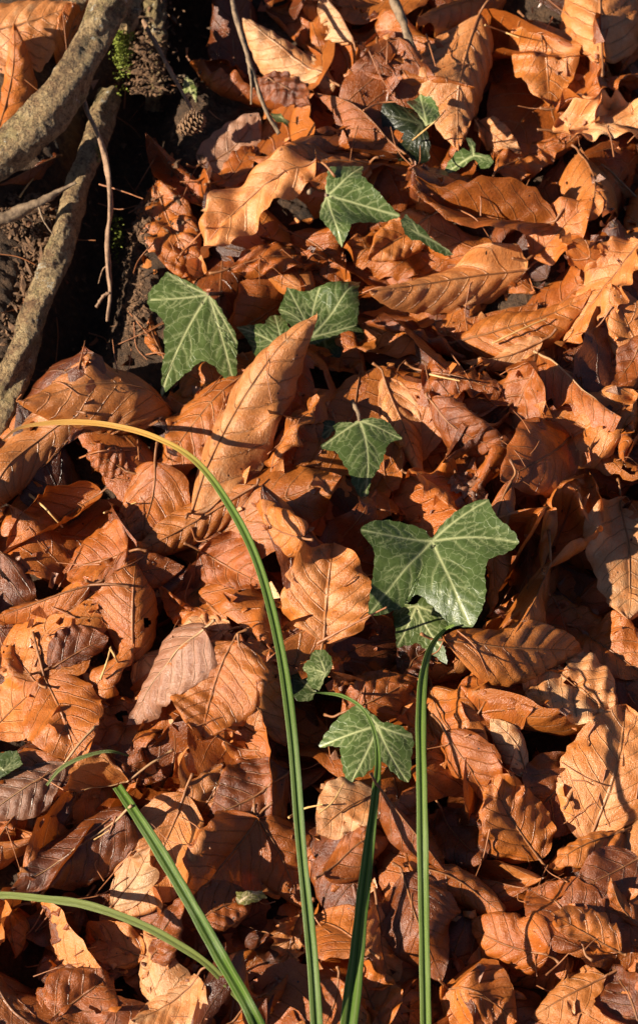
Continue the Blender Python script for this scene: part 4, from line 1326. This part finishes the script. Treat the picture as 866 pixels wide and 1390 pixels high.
# soil clods and fibres on the banks by the roots
V, F = [], []
for k in range(2600):
    c = g.random()
    if c < .30:
        px, py, z0 = g.uniform(-20, 72), g.uniform(262, 470), .012
        if px > 95 - (py - 262) * .38:
            continue
    elif c < .50:
        px, py, z0 = 203 + g.normal(0, 16), g.uniform(-10, 128), .004 + g.normal(0, .003)
    elif c < .82:
        px, py, z0 = 190 + g.normal(0, 9), g.uniform(310, 490), None
    else:
        px, py, z0 = g.uniform(95, 290), g.uniform(-20, 500), None
    if px > 206 and py > 365:
        continue
    p = at(px, py, z0 if z0 is not None else -.02)
    if z0 is None:
        i, j = cells(np.array([p[0]]), np.array([p[1]]))
        p[2] = H[i, j][0]
    r = g.uniform(.0004, .0013) * (1.9 if g.random() < .12 else 1)
    Q = Matrix.Rotation(g.uniform(0, 6.28), 3, 'Z') @ Matrix.Rotation(g.uniform(-1, 1), 3, 'X')
    ex = np.array([r * g.uniform(.8, 2.6), r * g.uniform(.5, 1), r * g.uniform(.25, .8)])
    b = len(V)
    for u_ in ((1, .1, 0), (.2, 1, .1), (-1, .1, -.1), (-.1, -1, 0), (.1, .1, 1), (0, 0, -1)):
        V.append(p + np.array(Q @ Vector(np.array(u_) * ex * g.uniform(.6, 1.3, 3))))
    F += [[b, b + 1, b + 4], [b + 1, b + 2, b + 4], [b + 2, b + 3, b + 4], [b + 3, b, b + 4], [b + 1, b, b + 5], [b + 2, b + 1, b + 5], [b + 3, b + 2, b + 5], [b, b + 3, b + 5]]
tag(mesh_obj('soil_crumbs', np.array(V), F, M_CLOD, None, smooth=False), 'loose crumbs of soil on the banks between the roots', 'soil crumbs', kind='stuff')


# ------------------------------------------------------------------ twigs, needles and loose stalks
def strand(name, label, cat, pts, r0, r1, mat, group=None, bumpy=.2, forks=()):
    def lift(q):
        out = []
        for x, y, hm in q:
            p = at(x, y, .03)
            i, j = cells(np.array([p[0]]), np.array([p[1]]))
            out.append(at(x, y, float(H[i, j][0]) + hm / 1000))
        return np.array(out)
    A = lift(pts)
    P = spline(A, 60) if len(A) > 2 else np.linspace(A[0], A[1], 20)
    V, F = tube(P, np.linspace(r0, r1, len(P)) * .0003, 8, bumpy, len(label))
    o = mesh_obj(name, V, F, mat, None, P[len(P) // 2])
    tag(o, label, cat, group)
    for fk in forks:
        Q = np.array([at(x, y, z) for x, y, z in fk])
        v, f = tube(spline(Q, 20), np.linspace(r1 * .9, r1 * .5, 20) * .0003, 6, bumpy, 3)
        mesh_obj('side_shoot', v, f, mat, o, P[len(P) // 2])
    return o


def twig_abs(name, label, cat, pts, r0, r1, mat, forks=()):
    P = spline(np.array([at(x, y, z) for x, y, z in pts]), 90)
    V, F = tube(P, np.linspace(r0, r1, 90) * .0003, 10, .25, 3)
    o = mesh_obj(name, V, F, mat, None, P[45])
    tag(o, label, cat)
    for fk in forks:
        Q = spline(np.array([at(x, y, z) for x, y, z in fk]), 24)
        v, f = tube(Q, np.linspace(r1, r1 * .4, 24) * .0003, 6, .2, 4)
        mesh_obj('side_shoot', v, f, mat, o, P[45])
    return o


twig_abs('twig', 'thin bare twig hanging down from the top edge over the orange leaves', 'twig',
         [(308, -60, .040), (316, 0, .046), (324, 36, .048), (338, 82, .047), (350, 120, .044), (362, 152, .040), (379, 182, .034)], 4.0, 2.8, M_TWIG,
         forks=[[(336, 78, .047), (341, 110, .046), (341, 142, .042)]])
twig_abs('twig', 'stout grey twig between leaves at the top edge', 'twig', [(520, -40, .03), (537, 6, .034), (550, 40, .034), (562, 72, .030), (566, 95, .022)], 8, 4.5, M_TWIG)
twig_abs('twig', 'knobbly stub of wood lying across the lower root', 'twig', [(-25, 306, .026), (15, 292, .028), (48, 278, .030), (76, 262, .032), (104, 248, .034)], 12, 1.8, M_TWIG,
         forks=[[(52, 278, .030), (60, 300, .030), (74, 320, .028)]])
twig_abs('twig', 'brown stalk of wood running from the small cone up to the soil', 'twig', [(262, 150, .018), (240, 112, .022), (222, 78, .024), (206, 50, .022), (196, 28, .018)], 2.2, 3.6, M_ROOTLET)
g_n = 'loose needles and stalks on the leaves'
for nm, lab, p, r, m in (
        ('straw_needle', 'yellow straw needle in the cupped orange leaf', [(34, 666, 5), (60, 688, 5), (86, 716, 4)], 2.0, M_STRAW),
        ('straw_needle', 'yellow straw needle left of the hanging orange leaf', [(142, 696, 5), (162, 690, 5), (185, 682, 5)], 1.5, M_STRAW),
        ('straw_needle', 'pale needle along the dusky pleated leaf', [(668, 466, 4), (705, 448, 5), (742, 432, 5)], 1.5, M_STRAW),
        ('straw_needle', 'short yellow needle in the shaded middle', [(583, 508, 8), (600, 512, 8), (624, 517, 8)], 1.6, M_STRAW),
        ('straw_needle', 'pale needle left of the lowest ivy leaf', [(433, 1104, 5), (452, 1088, 5), (467, 1062, 5)], 1.3, M_STRAW),
        ('dry_stalk', 'pair of pale stalks just left of the long blade, upper one', [(392, 1110, 5), (412, 1098, 6), (438, 1092, 5)], 1.7, M_STRAW),
        ('dry_stalk', 'thin tan stalk under the yellow tip of the long blade', [(105, 623, 5), (140, 612, 6), (202, 612, 5)], 1.4, M_REDN),
        ('dry_stalk', 'short upright stalk below the yellow blade', [(187, 590, 6), (188, 606, 6), (189, 624, 5)], 1.4, M_REDN),
        ('dry_needle', 'light needle between the thick root and the lower root', [(27, 268, 6), (37, 253, 8), (49, 239, 6)], 1.3, M_STRAW),
        ('dry_needle', 'tan needle lying across the lower root', [(55, 292, 18), (75, 297, 20), (98, 300, 20)], 1.2, M_STRAW),
        ('dry_needle', 'reddish needle over the hollow', [(135, 250, 46), (165, 259, 42), (195, 270, 20)], 1.3, M_REDN),
        ('dry_stalk', 'tan stalk at the end of the long rippled leaf', [(245, 346, 5), (262, 328, 7), (284, 304, 5)], 1.6, M_REDN),
        ('dry_needle', 'pale needle sticking out of the soil beside the moss', [(174, 82, 8), (190, 72, 10), (206, 61, 8)], 1.3, M_STRAW),
        ('dry_stalk', 'left one of two crossed pale stalks above the ribbed brown leaf', [(137, 922, 6), (145, 900, 7), (151, 878, 7)], 1.6, M_STRAW),
        ('dry_stalk', 'right one of two crossed pale stalks above the ribbed brown leaf', [(150, 880, 7), (157, 892, 6), (163, 906, 6)], 1.6, M_STRAW),
        ('dry_stalk', 'long brown stalk reaching the small ivy leaf', [(430, 874, 5), (470, 852, 6), (525, 824, 6)], 1.9, M_REDN),
        ('dry_needle', 'reddish needle left of the rippled leaf stalk', [(578, 46, 5), (584, 66, 6), (591, 90, 5)], 1.3, M_REDN),
        ('dry_needle', 'orange needle across the top of the rippled leaf', [(658, 34, 5), (680, 42, 6), (704, 51, 5)], 1.4, M_STRAW),
        ('dry_needle', 'thin tan needle below the drooping ivy leaf tip', [(500, 690, 4), (525, 693, 5), (552, 700, 4)], 1.2, M_REDN),
        ('dry_needle', 'greenish needle on the flat brown ribbed leaf', [(128, 1140, 4), (138, 1134, 5), (149, 1127, 4)], 1.0, M_STRAW),
        ('dry_needle', 'tan needle on the broad orange leaf', [(560, 190, 5), (590, 165, 7), (604, 150, 6)], 1.2, M_STRAW),
        ('dry_stalk', 'bent brown stalk beside the shaded ivy near the top', [(493, 150, 12), (515, 140, 14), (540, 138, 13)], 1.6, M_REDN)):
    strand(nm, lab, 'stalk' if 'stalk' in nm else 'needle', p, r, r * .6, m, g_n, .12)

# ------------------------------------------------------------------ a small open cone, a seedling, a yellowing leaflet
g = np.random.default_rng(12)
cc = at(258, 170, .022)
cone = empty('small_cone', cc, 'small open brown cone lying beside the hollow', 'cone')
V, F = [], []
axd = np.array([.75, .25, .35]); axd /= np.linalg.norm(axd)
s1 = np.cross(axd, [0, 0, 1]); s1 /= np.linalg.norm(s1)
s2 = np.cross(s1, axd)
for k in range(64):
    q = k / 64
    a = k * 2.39996
    out = s1 * math.cos(a) + s2 * math.sin(a)
    side = np.cross(axd, out)
    rad = .0058 * math.sin(math.pi * (q * .8 + .14)) ** .8
    b0 = cc + axd * (q - .5) * .013
    L = rad * g.uniform(.9, 1.15)
    w = .0015 * g.uniform(.8, 1.2)
    tipd = out * .9 + axd * .45
    b = len(V)
    V += [b0 - side * w * .4, b0 + side * w * .4, b0 + tipd * L * .7 + side * w, b0 + tipd * L + axd * .0003, b0 + tipd * L * .7 - side * w]
    V += [x + axd * .0004 for x in V[b:b + 5]]
    F += [[b, b + 1, b + 2, b + 3, b + 4], [b + 9, b + 8, b + 7, b + 6, b + 5]]
    F += [[b + i_, b + 5 + i_, b + 5 + (i_ + 1) % 5, b + (i_ + 1) % 5] for i_ in range(5)]
mesh_obj('scales', np.array(V), F, M_CONE, cone, cc, smooth=False)
v, f = tube(np.array([cc - axd * .0065, cc - axd * .0, cc + axd * .006]), np.array([.0008, .0016, .0008]), 8)
mesh_obj('core', v, f, M_CONE, cone, cc)
ivy('tiny bright green seedling leaf above the cone', (180, 0), 3.94, (285, 405), [(262, 515), (340, 552), (335, 450)],
    [(290, 400), (325, 440), (345, 480), (348, 520), (338, 555), (322, 510), (300, 490), (262, 518), (270, 460), (275, 420)], bright=.9, hue=1.0, h_add=.004, dust=0, name='seedling', cat='seedling', bulge=.5,
    stalk=[(230, 106, -.001), (212, 110, -.006)])
ivy('little green leaflets at the end of the hanging twig', (180, 0), 3.94, (790, 625), [(745, 625), (840, 650), (800, 600)],
    [(740, 615), (790, 608), (812, 628), (838, 640), (835, 670), (800, 655), (775, 655), (748, 640)], bright=.75, hue=1.0, h_add=.002, dust=0, name='seedling', cat='seedling', bulge=.5)
ivy('yellow green dying leaflet in the lower middle', (0, 960), 2.0, (650, 530), [(705, 495), (640, 520)],
    [(640, 505), (680, 498), (712, 492), (725, 508), (700, 522), (675, 535), (645, 538)], bright=1.6, hue=2.0, h_add=.002, dust=0, name='leaflet', cat='leaflet', bulge=.5)

# ------------------------------------------------------------------ the gap fillers: those the camera sees become single things, the rest join the mass
LANDMARKS = [((283, 440), 'the big ivy leaf by the roots'), ((410, 425), 'the sunlit ivy leaf'), ((490, 265), 'the pointed ivy leaf'), ((545, 180), 'the dark ivy leaf'),
             ((492, 610), 'the drooping ivy leaf'), ((600, 760), 'the large two toned ivy leaf'), ((500, 1005), 'the lowest ivy leaf'), ((432, 905), 'the small rounded ivy leaf'),
             ((620, 380), 'the big pale pleated leaf'), ((345, 575), 'the tall arched leaf'), ((645, 120), 'the large rippled leaf'), ((650, 265), 'the long folded leaf'),
             ((785, 255), 'the rounded spotted leaf'), ((740, 85), 'the smooth golden leaf'), ((812, 20), 'the golden corner leaf'), ((545, 580), 'the curved pleated leaf'),
             ((770, 700), 'the big smooth orange leaf'), ((848, 760), 'the upright pale leaf'), ((695, 870), 'the wide golden leaf'), ((775, 930), 'the wrinkled pale leaf'),
             ((825, 1050), 'the large light golden leaf'), ((700, 1110), 'the leaf with the worm shaped shadow'), ((690, 1275), 'the fan veined leaf'), ((570, 1260), 'the deep russet ribbed leaf'),
             ((440, 805), 'the ragged crinkled leaf'), ((262, 715), 'the long dull pleated leaf'), ((75, 715), 'the cupped leaf with the straw'), ((130, 525), 'the broad ribbed leaf'),
             ((180, 830), 'the rounded leaf with grey spots'), ((230, 920), 'the ribbed brown half leaf'), ((85, 975), 'the golden brown leaf with the long stalk'), ((95, 1165), 'the flat brown ribbed leaf'),
             ((205, 1165), 'the golden leaf by the short blade'), ((300, 1180), 'the leaf with the slanting shadow'), ((120, 1070), 'the golden boat shaped leaf'), ((335, 1070), 'the shaded dark pleated leaf'),
             ((485, 1165), 'the domed orange leaf'), ((390, 85), 'the broad smooth pale leaf'), ((60, 35), 'the pale corner leaf'), ((310, 190), 'the mottled grey leaf'),
             ((350, 320), 'the long rippled pale leaf'), ((730, 620), 'the wet dark leaf'), ((50, 820), 'the flat orange leaf at the edge'), ((240, 330), 'the crumpled leaf at the hollow'),
             ((150, 1240), 'the low pale blade'), ((415, 1330), 'the foot of the long blade'), ((480, 1340), 'the foot of the bent blade'), ((577, 1330), 'the foot of the upright blade'),
             ((750, 1385), 'the golden domed leaf'), ((230, 1365), 'the golden leaf under the short blade'), ((845, 1355), 'the dark cupped leaf in the corner'), ((30, 1360), 'the russet leaf in the corner'),
             ((790, 1270), 'the golden leaf with fine pleats'), ((800, 405), 'the pale shiny leaf'), ((785, 525), 'the steep ribbed leaf')]

for fi in FILL:
    d = fi['d']
    ob = mesh_obj('beech_leaf', d['V'], [d['F']], M_LEAF, None, fi['W'][0, 9], {'flat': d['uvf'], 'vein': d['uvv']}, {'tint': d['tint']})
    fi['ob'] = ob
bpy.context.view_layer.update()
dg = bpy.context.evaluated_depsgraph_get()
seen = {}
origin = Vector(CAM)
STEP = 6
for py in range(3, 1390, STEP):
    for px in range(3, 866, STEP):
        dr = FWD + RIGHT * ((px - 433) / 1390 * HS) + UP * ((695 - py) / 1390 * HS)
        ok_, loc, nrm, idx, hit, mw = SC.ray_cast(dg, origin, Vector(dr).normalized())
        if ok_:
            s_ = seen.setdefault(hit.name, [0, 0.0, 0.0])
            s_[0] += 1; s_[1] += px; s_[2] += py
vis = []
for fi in FILL:
    s_ = seen.get(fi['ob'].name)
    fi['n'] = s_[0] if s_ else 0
    if s_:
        fi['c'] = (s_[1] / s_[0], s_[2] / s_[0])
FILL.sort(key=lambda f: -f['n'])
used = set()
DIRS = ['right of', 'above and right of', 'above', 'above and left of', 'left of', 'below and left of', 'below', 'below and right of']
lost = []
for fi in FILL:
    if fi['n'] < 4:
        lost.append(fi); continue
    cx, cy = fi['c']
    size = 'large' if fi['n'] > 60 else 'half hidden' if fi['n'] > 18 else 'mostly buried'
    form = {'pleat': 'pleated', 'flat': 'flat', 'dome': 'domed', 'cup': 'cupped', 'fold': 'folded', 'roof': 'ridged', 'roll': 'curled', 'crump': 'crumpled', 'wave': 'wavy'}[str(fi['kind'])]
    done = False
    for (lx, ly), nick in sorted(LANDMARKS, key=lambda l: (l[0][0] - cx) ** 2 + (l[0][1] - cy) ** 2)[:5]:
        ang = math.atan2(-(cy - ly), cx - lx)
        dn = DIRS[int(round(ang / (math.pi / 4))) % 8]
        if (nick, dn) in used:
            continue
        used.add((nick, dn))
        lab = f"{size} {COLWORD[str(fi['col'])]} {form} leaf {dn} {nick}"
        if len(lab.split()) > 16:
            lab = f"{COLWORD[str(fi['col'])]} {form} leaf {dn} {nick}"
        tag(fi['ob'], lab, 'dead leaf', 'fallen beech leaves')
        done = True
        break
    if not done:
        lost.append(fi)
for fi in lost:
    me = fi['ob'].data
    bpy.data.objects.remove(fi['ob'])
    bpy.data.meshes.remove(me)
litter = join_sheets(under + [f['d'] for f in lost], 'leaf_litter')
tag(litter, 'mass of brown beech leaves lying deep under and around the others', 'leaf litter', kind='stuff')
print('single leaves', len(HERO), 'fillers kept', len(FILL) - len(lost), 'to litter', len(lost))
